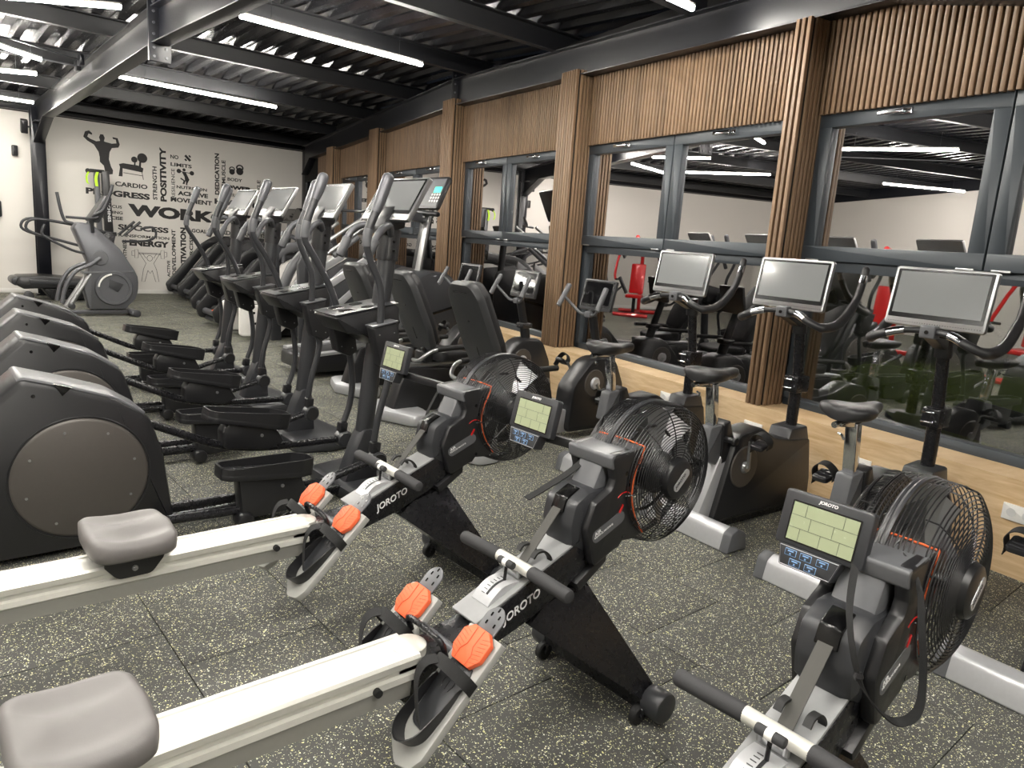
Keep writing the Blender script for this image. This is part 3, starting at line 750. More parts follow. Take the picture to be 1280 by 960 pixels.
def rower(O, label, seat_x, mon_y, mon_x, strap_kind, mon_z=0.93, mon_yaw=0.0, slide=0.0):
    t = empty('rowing_machine', (O[0], O[1], 0), 0, label, 'rowing machine', 'air rowing machines')
    # monorail
    m_ = MB().prism([(-0.062, 0.392), (-0.066, 0.412), (-0.060, 0.42), (-0.046, 0.42), (-0.044, 0.416), (0.044, 0.416), (0.046, 0.42), (0.060, 0.42), (0.066, 0.412), (0.062, 0.392), (0.05, 0.386), (0.05, 0.372), (0.06, 0.368), (0.062, 0.352), (0.056, 0.346), (-0.056, 0.346), (-0.062, 0.352), (-0.06, 0.368), (-0.05, 0.372), (-0.05, 0.386)], -2.1, -0.80, 0.0, 'yz')
    m_.build('monorail', ALU, t, 30)
    MB().prism([(0.054, 0.346), (0.050, 0.298), (-0.050, 0.298), (-0.054, 0.346)], -2.1, -0.82, 0.0, 'yz').build('rail_web', mat('shade_grey_aluminium', (150, 149, 144), 0.45, 0.3), t)  # lower band is the same aluminium, its shade put into a darker grey
    for y in (-0.066, 0.066):
        MB().cyl((-0.93, y * 0.9, 0.357), (-0.93, y * 1.15, 0.357), 0.011, 12).build('stop_bolt', RUB, t)
    MB().cyl((-2.05, -0.25, 0.035), (-2.05, 0.25, 0.035), 0.035, 18, bev=0.008).box((-2.05, 0, 0.18), (0.05, 0.1, 0.28), 0.008).build('rear_foot', BLKM, t)
    # dark end casting under the front of the rail
    MB().prism([(-0.86, 0.30), (-0.72, 0.30), (-0.55, 0.37), (-0.55, 0.44), (-0.72, 0.40), (-0.86, 0.385)], -0.05, 0.05, 0.004).prism([(-0.86, 0.305), (-0.8, 0.24), (-0.7, 0.24), (-0.66, 0.32)], -0.035, 0.035, 0.004).build('rail_bracket', BLKM, t)
    MB().lathe([(0.0, 0.421), (0.046, 0.421), (0.050, 0.418), (0.050, 0.34)], (-0.80, 0, 0), (0, 0, 1), 24).build('rail_cap', ALU, t)
    # main beam, rising to the housing
    bm_ = MB().prism([(-0.60, 0.345), (-0.42, 0.395), (-0.27, 0.46, 0.03), (-0.18, 0.52), (0.0, 0.585), (-0.02, 0.66), (-0.23, 0.60), (-0.60, 0.445)], -0.062, 0.062, 0.004)
    bm_.build('main_beam', BLKM, t)
    T_ = basis((-0.60, 0, 0.445), Vector((0.37, 0, 0.155)), (0, 1, 0))
    MB().frame(T_).box((0.215, 0, 0.003), (0.46, 0.116, 0.010), 0.003).build('beam_cover', mat('light_grey_cover', (140, 141, 142), 0.4), t)
    for sy in (-1, 1):
        Mx = basis((-0.515 if sy < 0 else -0.37, sy * 0.0625, 0.405 if sy < 0 else 0.47), (-sy * 0.93, 0, -sy * 0.37), (0, 0, 1))
        text_mesh('JOROTO', 0.155, 0.036, Mx, 'logo', LOGO, t, 0.02, 0.001, 0.25)
    # splayed leg with cross foot
    lg = MB()
    for (yy) in (1,):
        lg.add([(-0.34, -0.05, 0.42), (-0.17, -0.05, 0.46), (-0.17, 0.05, 0.46), (-0.34, 0.05, 0.42),
                (-0.045, -0.235, 0.085), (0.035, -0.235, 0.085), (0.035, 0.235, 0.085), (-0.045, 0.235, 0.085),
                (-0.045, -0.235, 0.045), (0.035, -0.235, 0.045), (0.035, 0.235, 0.045), (-0.045, 0.235, 0.045),
                (-0.40, -0.05, 0.37), (-0.40, 0.05, 0.37)],
               [(0, 3, 2, 1), (0, 1, 5, 4), (1, 2, 6, 5), (2, 3, 7, 6), (3, 13, 7), (0, 4, 12), (12, 4, 7, 13), (3, 0, 12, 13), (4, 5, 9, 8), (5, 6, 10, 9), (6, 7, 11, 10), (7, 4, 8, 11), (8, 9, 10, 11)])
    lg.build('front_leg', BLKM, t)
    MB().cyl((0, -0.235, 0.07), (0, 0.235, 0.07), 0.042, 20).build('foot_tube', BLKM, t)
    for sy in (-1, 1):
        MB().cyl((0, sy * 0.225, 0.07), (0, sy * 0.30, 0.07), 0.052, 26, bev=0.01).build('foot_cap', DGR, t)
        wq = MB().lathe([(0.012, -0.014), (0.028, -0.014), (0.033, -0.009), (0.033, 0.009), (0.028, 0.014), (0.012, 0.014)], (-0.052, sy * 0.225, 0.033), (0, 1, 0), 24).build('wheel', RUB, t)
        MB().box((-0.03, sy * 0.225, 0.05), (0.05, 0.045, 0.02), 0.004).cyl((-0.052, sy * 0.225 - 0.022, 0.033), (-0.052, sy * 0.225 + 0.022, 0.033), 0.008, 10).build('wheel_fork', BLKM, wq)
    # resistance gauge plate and lever
    T2 = basis((-0.555, 0, 0.475), Vector((0.37, 0, 0.155)), (0, 1, 0))
    gp = MB().frame(T2)
    prof = [(-0.005 + 0.0125 * k, 0.0 + 0.020 * math.sin(PI * k / 10)) for k in range(11)]
    gp.prism(prof + [(0.125, -0.012), (-0.01, -0.012)], -0.038, 0.038, 0.0, 'xz')
    gpo = gp.build('gauge_plate', SIL, t)
    MB().frame(T2).prism([(p[0], p[1] + 0.0005) for p in prof[2:9]] + [(p[0], p[1] + 0.0016) for p in prof[2:9]][::-1], -0.012, -0.004, 0, 'xz').build('gauge_slot', BLK, gpo)
    for k in range(7):
        p = prof[2 + k]
        MB().frame(T2).box((p[0], 0.008, p[1] + 0.0012), (0.002, 0.014, 0.0012)).build('gauge_mark', LOGOD, gpo)
    lv = MB().frame(T2).cyl((0.09, -0.008, 0.012), (0.115, -0.008, 0.060), 0.005, 10).build('lever', BLKM, t)
    MB().frame(T2).cyl((0.115, -0.040, 0.062), (0.115, 0.026, 0.062), 0.0115, 16, bev=0.004).build('lever_grip', FOAM, lv)
    MB().frame(T2).cyl((0.115, -0.015, 0.062), (0.115, 0.002, 0.062), 0.0122, 16).build('grip_band', WHT, lv)
    # handle hooks and handle
    for y in (-0.045, 0.02):
        MB().strip(smooth_path([(-0.33, y, 0.55), (-0.335, y, 0.575), (-0.36, y, 0.60), (-0.39, y, 0.603), (-0.405, y, 0.588)][::-1]), (0, 0.018, 0), 0.006).build('hook', RUB, t)
    hx, hz = -0.432, 0.56
    MB().cyl((hx, -0.075, hz), (hx, 0.075, hz), 0.0185, 20).build('handle_bar', ALU, t)
    for sy in (-1, 1):
        MB().cyl((hx, sy * 0.07, hz), (hx - 0.01, sy * 0.245, hz), 0.0205, 22, bev=0.009).build('handle_grip', FOAM, t)
    MB().box((hx + 0.012, 0, hz - 0.02), (0.05, 0.06, 0.02), 0.004, (0, -0.4, 0)).cyl((hx - 0.01, -0.03, hz - 0.03), (hx - 0.01, -0.03, hz), 0.007, 8).cyl((hx - 0.01, 0.03, hz - 0.03), (hx - 0.01, 0.03, hz), 0.007, 8).build('handle_clip', STL, t)
    MB().strip([(hx + 0.02, 0.0, hz - 0.012), (-0.255, 0.0, 0.728)], (0, 0.034, 0), 0.003).build('pull_strap', mat('grey_webbing', (76, 75, 72), 0.8, bump=0.5, scale=200), t)
    # belt housing dome
    dm = MB().prism([(-0.262, 0.595, 0.02), (-0.275, 0.66, 0.05), (-0.262, 0.735, 0.04), (-0.20, 0.768, 0.03), (-0.10, 0.77), (0.0, 0.70), (0.0, 0.60), (-0.20, 0.56)], -0.070, 0.075, 0.028)
    dm.build('belt_housing', DGR, t)
    MB().prism([(-0.277, 0.70, 0.006), (-0.262, 0.745, 0.01), (-0.205, 0.771, 0.006), (-0.20, 0.74), (-0.25, 0.69)], -0.026, 0.026, 0.003).build('belt_slot', BEZ, t)
    # side shell that wraps the front of the fan
    sh_pts = [(-0.235, 0.655, 0.03), (-0.205, 0.735, 0.02), (-0.135, 0.77, 0.02), (-0.125, 0.80, 0.01), (-0.155, 0.88, 0.02), (0.0, 0.893, 0.015), (-0.008, 0.86), (-0.035, 0.80), (-0.038, 0.73), (-0.012, 0.66), (0.035, 0.595), (0.0, 0.578, 0.01), (-0.06, 0.583), (-0.075, 0.565), (-0.10, 0.56), (-0.19, 0.52, 0.02)]
    for sy in (-1, 1):
        y0, y1 = sorted((sy * 0.062, sy * 0.098))
        MB().prism(sh_pts, y0, y1, 0.010).build('side_shell', BLK, t)
        ed = [(0.0, 0.893), (-0.008, 0.86), (-0.035, 0.80), (-0.038, 0.73), (-0.012, 0.66), (0.035, 0.595)]
        MB().tube([(p.x - 0.001, sy * 0.0985, p.y) for p in smooth_path([(a, b_, 0) for a, b_ in ed], 4)], 0.0028, 6).build('orange_edge', ORL, t)
        # badge and dial on the shell
        ang = math.atan2(0.052, 0.125)
        Mb = Matrix.Translation((-0.137, sy * 0.0982, 0.65)) @ Matrix.Rotation(-ang, 4, 'Y')
        bd = MB().prism([(-0.075, -0.021, 0.02), (0.075, -0.021, 0.02), (0.075, 0.021, 0.02), (-0.075, 0.021, 0.02)], -0.001, 0.001, 0, 'xz', Mb).build('badge', MGR, t)
        Mt = basis((-0.197 if sy < 0 else -0.09, sy * 0.0995, 0.630 if sy < 0 else 0.676), (-sy * 0.92, 0, -sy * 0.39), (0, 0, 1))
        text_mesh('AIR', 0.03, 0.012, Mt, 'badge_word', LOGO, bd, 0.01)
        Mt = basis((-0.197 if sy < 0 else -0.09, sy * 0.0995, 0.621 if sy < 0 else 0.667), (-sy * 0.92, 0, -sy * 0.39), (0, 0, 1))
        text_mesh('ROWING MACHINE', 0.085, 0.006, Mt, 'badge_word', LOGO, bd, 0.0)
        ar = [(-0.075 + 0.045 * math.cos(a), sy * 0.0975, 0.708 + 0.045 * math.sin(a)) for a in [-0.5 + 0.22 * k for k in range(14)]]
        MB().tube(ar[7:], 0.0022, 5).build('dial_arc', RED, t)
        MB().tube(ar[:8], 0.0022, 5).build('dial_arc', SIL, t)
        MB().box((-0.085, sy * 0.0988, 0.70), (0.008, 0.002, 0.03), 0, (0, 0.5, 0)).build('dial_needle', RED, t)
        h = MB()
        for (x, z) in ((-0.04, 0.845), (-0.075, 0.815), (-0.06, 0.775), (-0.06, 0.60)): h.cyl((x, sy * 0.096, z), (x, sy * 0.0988, z), 0.007, 12)
        h.build('screw_hole', BEZ, t)
    # upper bridge between the shells
    MB().prism([(-0.145, 0.835, 0.01), (-0.152, 0.878, 0.01), (-0.003, 0.894, 0.004), (-0.03, 0.84), (-0.10, 0.83)], -0.096, 0.096, 0.005).build('shell_bridge', MGR, t)
    tp = [(0.0 + 0.002 * math.sin(9 * k), -0.0985 + 0.197 * k / 16, 0.893 + 0.004 * math.sin(PI * k / 16)) for k in range(17)]
    MB().tube(tp, 0.0028, 6).build('orange_edge', ORL, t)
    MB().prism([(-0.185, 0.74), (-0.135, 0.85), (-0.02, 0.85), (0.0, 0.74)], -0.052, 0.052, 0.012).build('neck', MGR, t)
    MB().prism([(-0.23, 0.66), (-0.02, 0.80), (0.04, 0.60), (-0.10, 0.555)], -0.066, 0.066, 0.0).build('inner_core', BLK, t)
    MB().prism([(-0.24, 0.475), (-0.11, 0.555), (-0.11, 0.52), (-0.225, 0.445, 0.01)], -0.080, 0.080, 0.004).build('step_bracket', BLK, t)
    # fan cage
    fx, fz, R = 0.145, 0.772, 0.238
    cage = MB()
    prof = []
    k = 0
    for r in [0.072 + 0.0088 * i for i in range(19)]:
        yy = 0.128 - 0.055 * max(0, (r - 0.13) / 0.12) ** 2.0
        prof.append((r, yy))
    for (r, yy) in prof:
        for sy in (-1, 1): cage.ring((fx, sy * yy, fz), (0, 1, 0), r, 0.0019, 44, 4)
    for yy in [-0.066 + 0.0105 * i for i in range(13)]:
        cage.ring((fx, yy, fz), (0, 1, 0), R - 0.0004 * (yy / 0.01) ** 2 * 0.1, 0.0019, 44, 4)
    for sy in (-1, 1):
        for q in range(12):
            a = 2 * PI * (q + 0.3) / 12
            cage.tube([(fx + math.cos(a) * r, sy * (yy - 0.002), fz + math.sin(a) * r) for r, yy in prof[::3]] + [(fx + math.cos(a) * (R - 0.003), sy * 0.06, fz + math.sin(a) * (R - 0.003))], 0.0024, 4)
    cage.build('fan_cage', BLK, t, 60)
    MB().ring((fx, 0, fz), (0, 1, 0), R - 0.002, 0.007, 48, 6).ring((fx, 0.012, fz), (0, 1, 0), R - 0.002, 0.006, 48, 6).build('cage_rim', DGR, t)
    for sy in (-1, 1):
        hb = MB().lathe([(0, 0.150), (0.055, 0.150), (0.066, 0.144), (0.071, 0.130), (0.073, 0.118)], (fx, 0, fz), (0, sy, 0), 36).build('hub_cover', BLK, t)
        Mh = Matrix.Translation((fx, sy * 0.151, fz)) @ Matrix.Rotation(-0.75 , 4, 'Y')
        MB().prism([(-0.045, -0.015, 0.014), (0.045, -0.015, 0.014), (0.045, 0.015, 0.014), (-0.045, 0.015, 0.014)], -0.001, 0.001, 0, 'xz', Mh).build('hub_badge', SIL, hb)
        Mt = basis((fx - 0.026 if sy < 0 else fx + 0.026 , sy * 0.1525, fz - 0.029 if sy < 0 else fz + 0.018), (-sy * 0.73, 0, -sy * 0.68), (0, 0, 1))
        text_mesh('JOROTO', 0.064, 0.012, Mt, 'hub_word', LOGOD, hb, 0.02, 0.0006, 0.2)
    # fan wheel
    for q in range(10):
        a = 2 * PI * q / 10 + 0.2
        ca, sa = math.cos(a), math.sin(a); ta = 0.6
        vs = []; fs = []
        for i, r in enumerate((0.06, 0.10, 0.15, 0.20, 0.222)):
            hw = 0.022 + 0.030 * (i / 4)
            for s_ in (-1, 1):
                dt = s_ * hw
                x = ca * r - sa * dt; z = sa * r + ca * dt
                vs.append((fx + x, s_ * 0.030 + 0.006 * math.sin(i), fz + z))
                vs.append((fx + x, s_ * 0.030 + 0.006 * math.sin(i) + 0.003, fz + z))
        for i in range(4):
            o_ = i * 4
            fs += [(o_, o_ + 2, o_ + 6, o_ + 4), (o_ + 1, o_ + 5, o_ + 7, o_ + 3), (o_, o_ + 4, o_ + 5, o_ + 1), (o_ + 2, o_ + 3, o_ + 7, o_ + 6)]
        fs += [(0, 1, 3, 2), (16, 18, 19, 17)]
        MB().add(vs, fs).build('fan_blade', STL, t)
    MB().cyl((fx, -0.06, fz), (fx, 0.06, fz), 0.075, 28, bev=0.008).ring((fx, 0, fz), (0, 1, 0), 0.15, 0.006, 40, 6).build('fan_hub', BLK, t)
    MB().cyl((fx, -0.12, fz), (fx, 0.12, fz), 0.02, 14).build('axle', STL, t)
    # seat and carriage
    def top(u, v):
        z = 0.020
        z += 0.014 * u * u                     # raised front and back
        z -= 0.012 * math.exp(-((abs(v) - 0.48) / 0.28) ** 2) * (1 - 0.5 * abs(u))
        z += 0.004 * math.exp(-(v / 0.18) ** 2)
        z += 0.012 * max(0, -u - 0.3)
        z -= 0.030 * math.exp(-(v / 0.17) ** 2) * max(0, -u - 0.45) * 1.6
        z -= 0.012 * max(0, abs(v) - 0.7) * max(0, u)
        return z
    s = grid_seat(0.255, 0.300, 0.040, top); s.v = [(x + seat_x, y, z + 0.495) for x, y, z in s.v]
    so = s.build('seat', SEATM, t, 60)
    cg = MB().prism([(-0.085, 0.445), (-0.10, 0.455, 0.01), (0.10, 0.455, 0.01), (0.085, 0.42), (0.05, 0.375, 0.03), (-0.05, 0.375, 0.03), (-0.085, 0.42)], -0.083, -0.071, 0.002, 'xz', Matrix.Translation((seat_x, 0, 0)))
    cg.prism([(-0.085, 0.445), (-0.10, 0.455, 0.01), (0.10, 0.455, 0.01), (0.085, 0.42), (0.05, 0.375, 0.03), (-0.05, 0.375, 0.03), (-0.085, 0.42)], 0.071, 0.083, 0.002, 'xz', Matrix.Translation((seat_x, 0, 0)))
    cg.box((seat_x, 0, 0.449), (0.2, 0.16, 0.012), 0.003)
    cgo = cg.build('carriage', BLK, t)
    MB().cyl((seat_x, -0.083, 0.405), (seat_x, -0.088, 0.405), 0.009, 12).cyl((seat_x, -0.088, 0.405), (seat_x, -0.094, 0.405), 0.006, 6).build('bolt', STL, cgo)
    for x in (-0.06, 0.06):
        for sy in (-1, 1): MB().cyl((seat_x + x, sy * 0.066, 0.43), (seat_x + x, sy * 0.03, 0.43), 0.013, 14).build('roller', RUB, cgo)
    # foot plates
    for sy in (-1, 1):
        Tf = basis((-0.752 - slide * 0.71, sy * 0.145, 0.355 - slide * 0.70), Vector((0.71, 0, 0.70)), (0, 1, 0))   # x up the board, y across, z away from the foot side
        # local z of Tf points up and back, towards the rower
        fp = MB().prism([(-0.215, -0.052, 0.015), (-0.23, 0.0, 0.03), (-0.185, 0.068, 0.02), (0.155, 0.068, 0.005), (0.155, -0.068, 0.005), (-0.18, -0.068, 0.015)], -0.012, 0.012, 0.002, 'xy').build('foot_plate', mat('light_grey_board', (160, 160, 156), 0.45), t)
        fp.matrix_local = Tf
        hc = MB()
        hp = smooth_path([(0.0, -0.046, 0), (-0.08, -0.048, 0), (-0.145, -0.040, 0), (-0.175, 0.0, 0), (-0.145, 0.040, 0), (-0.08, 0.048, 0), (0.0, 0.046, 0)], 5)
        n = len(hp); vs = []
        for i, p in enumerate(hp):
            h = 0.012 + 0.035 * math.sin(PI * i / (n - 1)) ** 0.8
            d = Vector((p.x + 0.03, p.y, 0)).normalized() * 0.004
            vs += [(p.x, p.y, 0.014), (p.x + d.x, p.y + d.y, 0.014), (p.x + d.x * 2, p.y + d.y * 2, 0.014 + h), (p.x + d.x, p.y + d.y, 0.014 + h)]
        fs = []
        for i in range(n - 1):
            for k in range(4): fs.append((i * 4 + k, i * 4 + (k + 1) % 4, i * 4 + 4 + (k + 1) % 4, i * 4 + 4 + k))
        fs += [(0, 1, 2, 3), ((n - 1) * 4 + 3, (n - 1) * 4 + 2, (n - 1) * 4 + 1, (n - 1) * 4)]
        hc.add(vs, fs).build('heel_cup', BLK, fp)
        MB().prism([(-0.13, -0.04, 0.03), (-0.13, 0.04, 0.03), (0.03, 0.052, 0.01), (0.06, 0.04), (0.06, -0.04), (0.03, -0.052, 0.01)], 0.012, 0.018, 0.002, 'xy').build('foot_pad', DGR, fp)
        for q in (-1, 0, 1):
            MB().tube(smooth_path([(-0.02, q * 0.014, 0.0185), (0.0, q * 0.02, 0.0185), (0.02, q * 0.014, 0.0185), (0.05, q * 0.018, 0.0185)]), 0.0012, 4).build('pad_rib', BLK, fp)
        MB().prism([(0.055, -0.035, 0.004), (0.085, -0.058, 0.004), (0.135, -0.058, 0.004), (0.158, -0.03, 0.004), (0.158, 0.03, 0.004), (0.135, 0.058, 0.004), (0.085, 0.058, 0.004), (0.055, 0.035, 0.004)], 0.016, 0.034, 0.004, 'xy').build('toe_pad', ORG, fp)
        for q in (-1, 1):
            MB().tube([(0.058, q * 0.022, 0.0345), (0.085, q * 0.024, 0.0348), (0.105, q * 0.012, 0.0348), (0.155, q * 0.014, 0.0345)], 0.0012, 4).build('toe_pad_groove', mat('dark_orange', (196, 74, 40), 0.6), fp)
        for q in range(7):
            for r_ in (-1, 1):
                MB().tube([(0.068 + q * 0.011, r_ * 0.024, 0.0343), (0.076 + q * 0.011, r_ * 0.052, 0.0343)], 0.0008, 3).build('toe_pad_rib', mat('dark_orange', (196, 74, 40), 0.6), fp)
        MB().prism([(0.14, -0.034, 0.005), (0.21, -0.036, 0.03), (0.240, 0, 0.03), (0.21, 0.036, 0.03), (0.14, 0.034, 0.005)], 0.013, 0.018, 0.001, 'xy').build('size_tab', MGR, fp)
        for (a, b_) in ((0.180, -0.016), (0.180, 0.016), (0.205, -0.015), (0.205, 0.015), (0.222, 0.0)):
            MB().prism([(a - 0.006, b_ - 0.003, 0.003), (a + 0.006, b_ - 0.003, 0.003), (a + 0.006, b_ + 0.003, 0.003), (a - 0.006, b_ + 0.003, 0.003)], 0.0183, 0.0188, 0, 'xy').build('tab_slot', BEZ, fp)
        # straps
        MB().strip(smooth_path([(0.02, -0.07, 0.0), (0.025, -0.068, 0.04), (0.03, -0.02, 0.075), (0.03, 0.03, 0.07), (0.025, 0.068, 0.04), (0.02, 0.072, 0.0)], 5), (0.034, 0, 0), 0.0025).build('foot_strap', STRAP, fp)
        MB().strip(smooth_path([(0.03, 0.03, 0.074), (0.0, 0.05, 0.085), (-0.05, 0.04, 0.075), (-0.12, -0.03 , 0.055)], 4), (0.012, 0.030, 0), 0.0025).build('strap_tail', STRAP, fp)
    MB().cyl((-0.70, -0.10, 0.40), (-0.70, 0.10, 0.40), 0.014, 14).build('foot_axle', GRM, t)
    MB().tube(smooth_path([(-0.735, -0.085, 0.40), (-0.75, -0.078, 0.445), (-0.76, 0.0, 0.46), (-0.75, 0.078, 0.445), (-0.735, 0.085, 0.40)], 4), 0.009, 10).build('crossbar', BLKM, t)
    # display arm
    ay0 = (-0.075, 0.0, 0.855)
    e = Vector((mon_x + 0.03, mon_y, mon_z - 0.075)); a_ = Vector(ay0)
    d = e - a_
    Ta = basis(a_, d, (0, 0, 1)); L_ = d.length
    MB().frame(Ta).box((L_ / 2, 0, 0), (L_ + 0.03, 0.032, 0.024), 0.004).build('display_arm', BLK, t)
    MB().cyl((a_.x, a_.y, a_.z - 0.035), (a_.x, a_.y, a_.z + 0.025), 0.022, 18, bev=0.004).build('arm_pivot', BLK, t)
    Tm = Matrix.Translation((mon_x, mon_y, mon_z)) @ Matrix.Rotation(mon_yaw, 4, 'Z') @ Matrix.Rotation(0.22, 4, 'Y')
    Tm = Tm @ basis((0, 0, 0), (0, -1, 0), (0, 0, 1))   # x right as seen by the rower, y up, z towards the rower
    dp = MB().prism([(-0.105, -0.063, 0.008), (0.105, -0.063, 0.008), (0.105, 0.068, 0.008), (-0.105, 0.068, 0.008)], -0.022, 0.006, 0.004, 'xy').build('display', DGR, t)
    dp.matrix_local = Tm
    MB().prism([(-0.082, -0.052, 0.003), (0.082, -0.052, 0.003), (0.082, 0.046, 0.003), (-0.082, 0.046, 0.003)], 0.0055, 0.0068, 0, 'xy').build('display_bezel', BEZ, dp)
    MB().prism([(-0.078, -0.048), (0.078, -0.048), (0.078, 0.042), (-0.078, 0.042)], 0.0065, 0.0074, 0, 'xy').build('lcd', LCD, dp)
    ln = MB()
    for z in (0.012, -0.018): ln.box((0, z, 0.0076), (0.156, 0.0012, 0.0006))
    for x, z0, z1 in ((-0.045, 0.012, 0.042), (0.045, 0.012, 0.042), (-0.03, -0.018, 0.012), (0.025, -0.018, 0.012), (-0.05, -0.048, -0.018), (0.0, -0.048, -0.018), (0.045, -0.048, -0.018)): ln.box((x, (z0 + z1) / 2, 0.0076), (0.0012, z1 - z0, 0.0006))
    ln.build('lcd_lines', LCDL, dp)
    text_mesh('JOROTO', 0.045, 0.010, Matrix.Translation((-0.0225, 0.051, 0.0065)), 'display_logo', LOGO, dp, 0.03, 0.0008, 0.2)
    kp = MB().prism([(-0.088, -0.062), (0.062, -0.062), (0.048, -0.112, 0.004), (-0.078, -0.112, 0.004)], -0.03, 0.012, 0.003, 'xy').build('keypad', DGR, dp)
    MB().tube([(-0.084, -0.065, 0.0122), (0.058, -0.065, 0.0122), (0.045, -0.109, 0.0122), (-0.075, -0.109, 0.0122)], 0.0012, 4, closed=True).build('keypad_rim', SIL, dp) 
    for (x, y) in ((-0.055, -0.077), (-0.018, -0.077), (0.022, -0.077), (-0.04, -0.098), (-0.002, -0.098)):
        MB().box((x, y, 0.0122), (0.028, 0.016, 0.0012), 0.0005).build('key', KEYB, dp)
        MB().box((x, y, 0.0130), (0.0255, 0.0135, 0.0008), 0.0003).build('key_face', KEYD, dp)
        MB().box((x, y + 0.003, 0.0136), (0.014, 0.003, 0.0004)).box((x, y - 0.0035, 0.0136), (0.004, 0.004, 0.0004)).build('key_mark', KEYB, dp)
    # chest strap left hanging on the display arm
    h0 = a_ + d * 0.12; 
    if strap_kind == 'loop':
        P = smooth_path([(-0.19, -0.0, 0.865), (-0.27, -0.035, 0.80), (-0.30, -0.075, 0.71), (-0.27, -0.10, 0.635), (-0.20, -0.135, 0.57), (-0.17, -0.165, 0.60), (-0.15, -0.155, 0.68), (-0.14, -0.135, 0.76), (-0.12, -0.11, 0.84), (-0.08, -0.06, 0.885)], 6)
        MB().strip(P, (0.004, 0.018, 0.010), 0.003).build('hanging_strap', STRAP, t)
        MB().sphere(P[14], 0.011, 8).build('strap_clip', BLK, t)
    elif strap_kind == 'tail':
        MB().strip(smooth_path([(h0.x - 0.02, h0.y - 0.02, h0.z + 0.015), (h0.x - 0.09, h0.y + 0.02, h0.z - 0.06), (h0.x - 0.17, h0.y + 0.06, h0.z - 0.12), (h0.x - 0.22, h0.y + 0.08, h0.z - 0.15)], 5), (0.0, 0.024, 0.004), 0.004).build('hanging_strap', STRAP, t)
        MB().strip([(h0.x, h0.y - 0.015, h0.z + 0.02), (h0.x, h0.y + 0.015, h0.z - 0.05)], (0.02, 0, 0), 0.004).build('strap_loop', STRAP, t)
    else:
        MB().strip(smooth_path([(h0.x - 0.01, h0.y + 0.09, h0.z), (h0.x - 0.09, h0.y + 0.075, h0.z - 0.12), (h0.x - 0.12, h0.y + 0.04, h0.z - 0.20), (h0.x - 0.10, h0.y - 0.06, h0.z - 0.23), (h0.x - 0.03, h0.y - 0.10, h0.z - 0.17), (h0.x - 0.01, h0.y - 0.08, h0.z - 0.05)], 6), (0.0, 0.012, 0.006), 0.003).build('hanging_strap', STRAP, t)
    return t
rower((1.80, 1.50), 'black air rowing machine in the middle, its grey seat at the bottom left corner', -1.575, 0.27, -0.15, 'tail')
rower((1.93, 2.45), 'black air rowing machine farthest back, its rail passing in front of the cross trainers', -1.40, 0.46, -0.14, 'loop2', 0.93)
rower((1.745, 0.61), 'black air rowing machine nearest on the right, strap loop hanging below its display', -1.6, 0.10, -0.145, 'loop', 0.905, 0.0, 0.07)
# ================================================================== cross trainers
def screen(par, T, w_, h, frame_m, glass_m, th=0.028, bar=0.03, name='screen'):
    """flat display: case, black bezel, glass; T maps x right, y up, z out of the glass"""
    b = MB().prism([(-w_ / 2, -h / 2, 0.014), (w_ / 2, -h / 2, 0.014), (w_ / 2, h / 2, 0.014), (-w_ / 2, h / 2, 0.014)], -th, 0, 0.004, 'xy').build(name, frame_m, par)
    b.matrix_local = T
    e = 0.012
    MB().prism([(-w_ / 2 + e, -h / 2 + bar, 0.006), (w_ / 2 - e, -h / 2 + bar, 0.006), (w_ / 2 - e, h / 2 - e, 0.006), (-w_ / 2 + e, h / 2 - e, 0.006)], -0.001, 0.0015, 0, 'xy').build('bezel', BEZ, b)
    MB().box((0, (bar - e) / 2 + 0.006, 0.0022), (w_ - 2 * e - 0.03, h - bar - e - 0.034, 0.0012)).build('glass', glass_m, b)
    g = MB(); n = int(w_ / 0.012)
    for k in range(n): g.cyl((-w_ / 2 + 0.02 + k * (w_ - 0.04) / (n - 1), -h / 2 + bar * 0.45, 0), (-w_ / 2 + 0.02 + k * (w_ - 0.04) / (n - 1), -h / 2 + bar * 0.45, 0.0008), 0.0025, 6)
    g.build('speaker_grille', DGR, b)
    return b
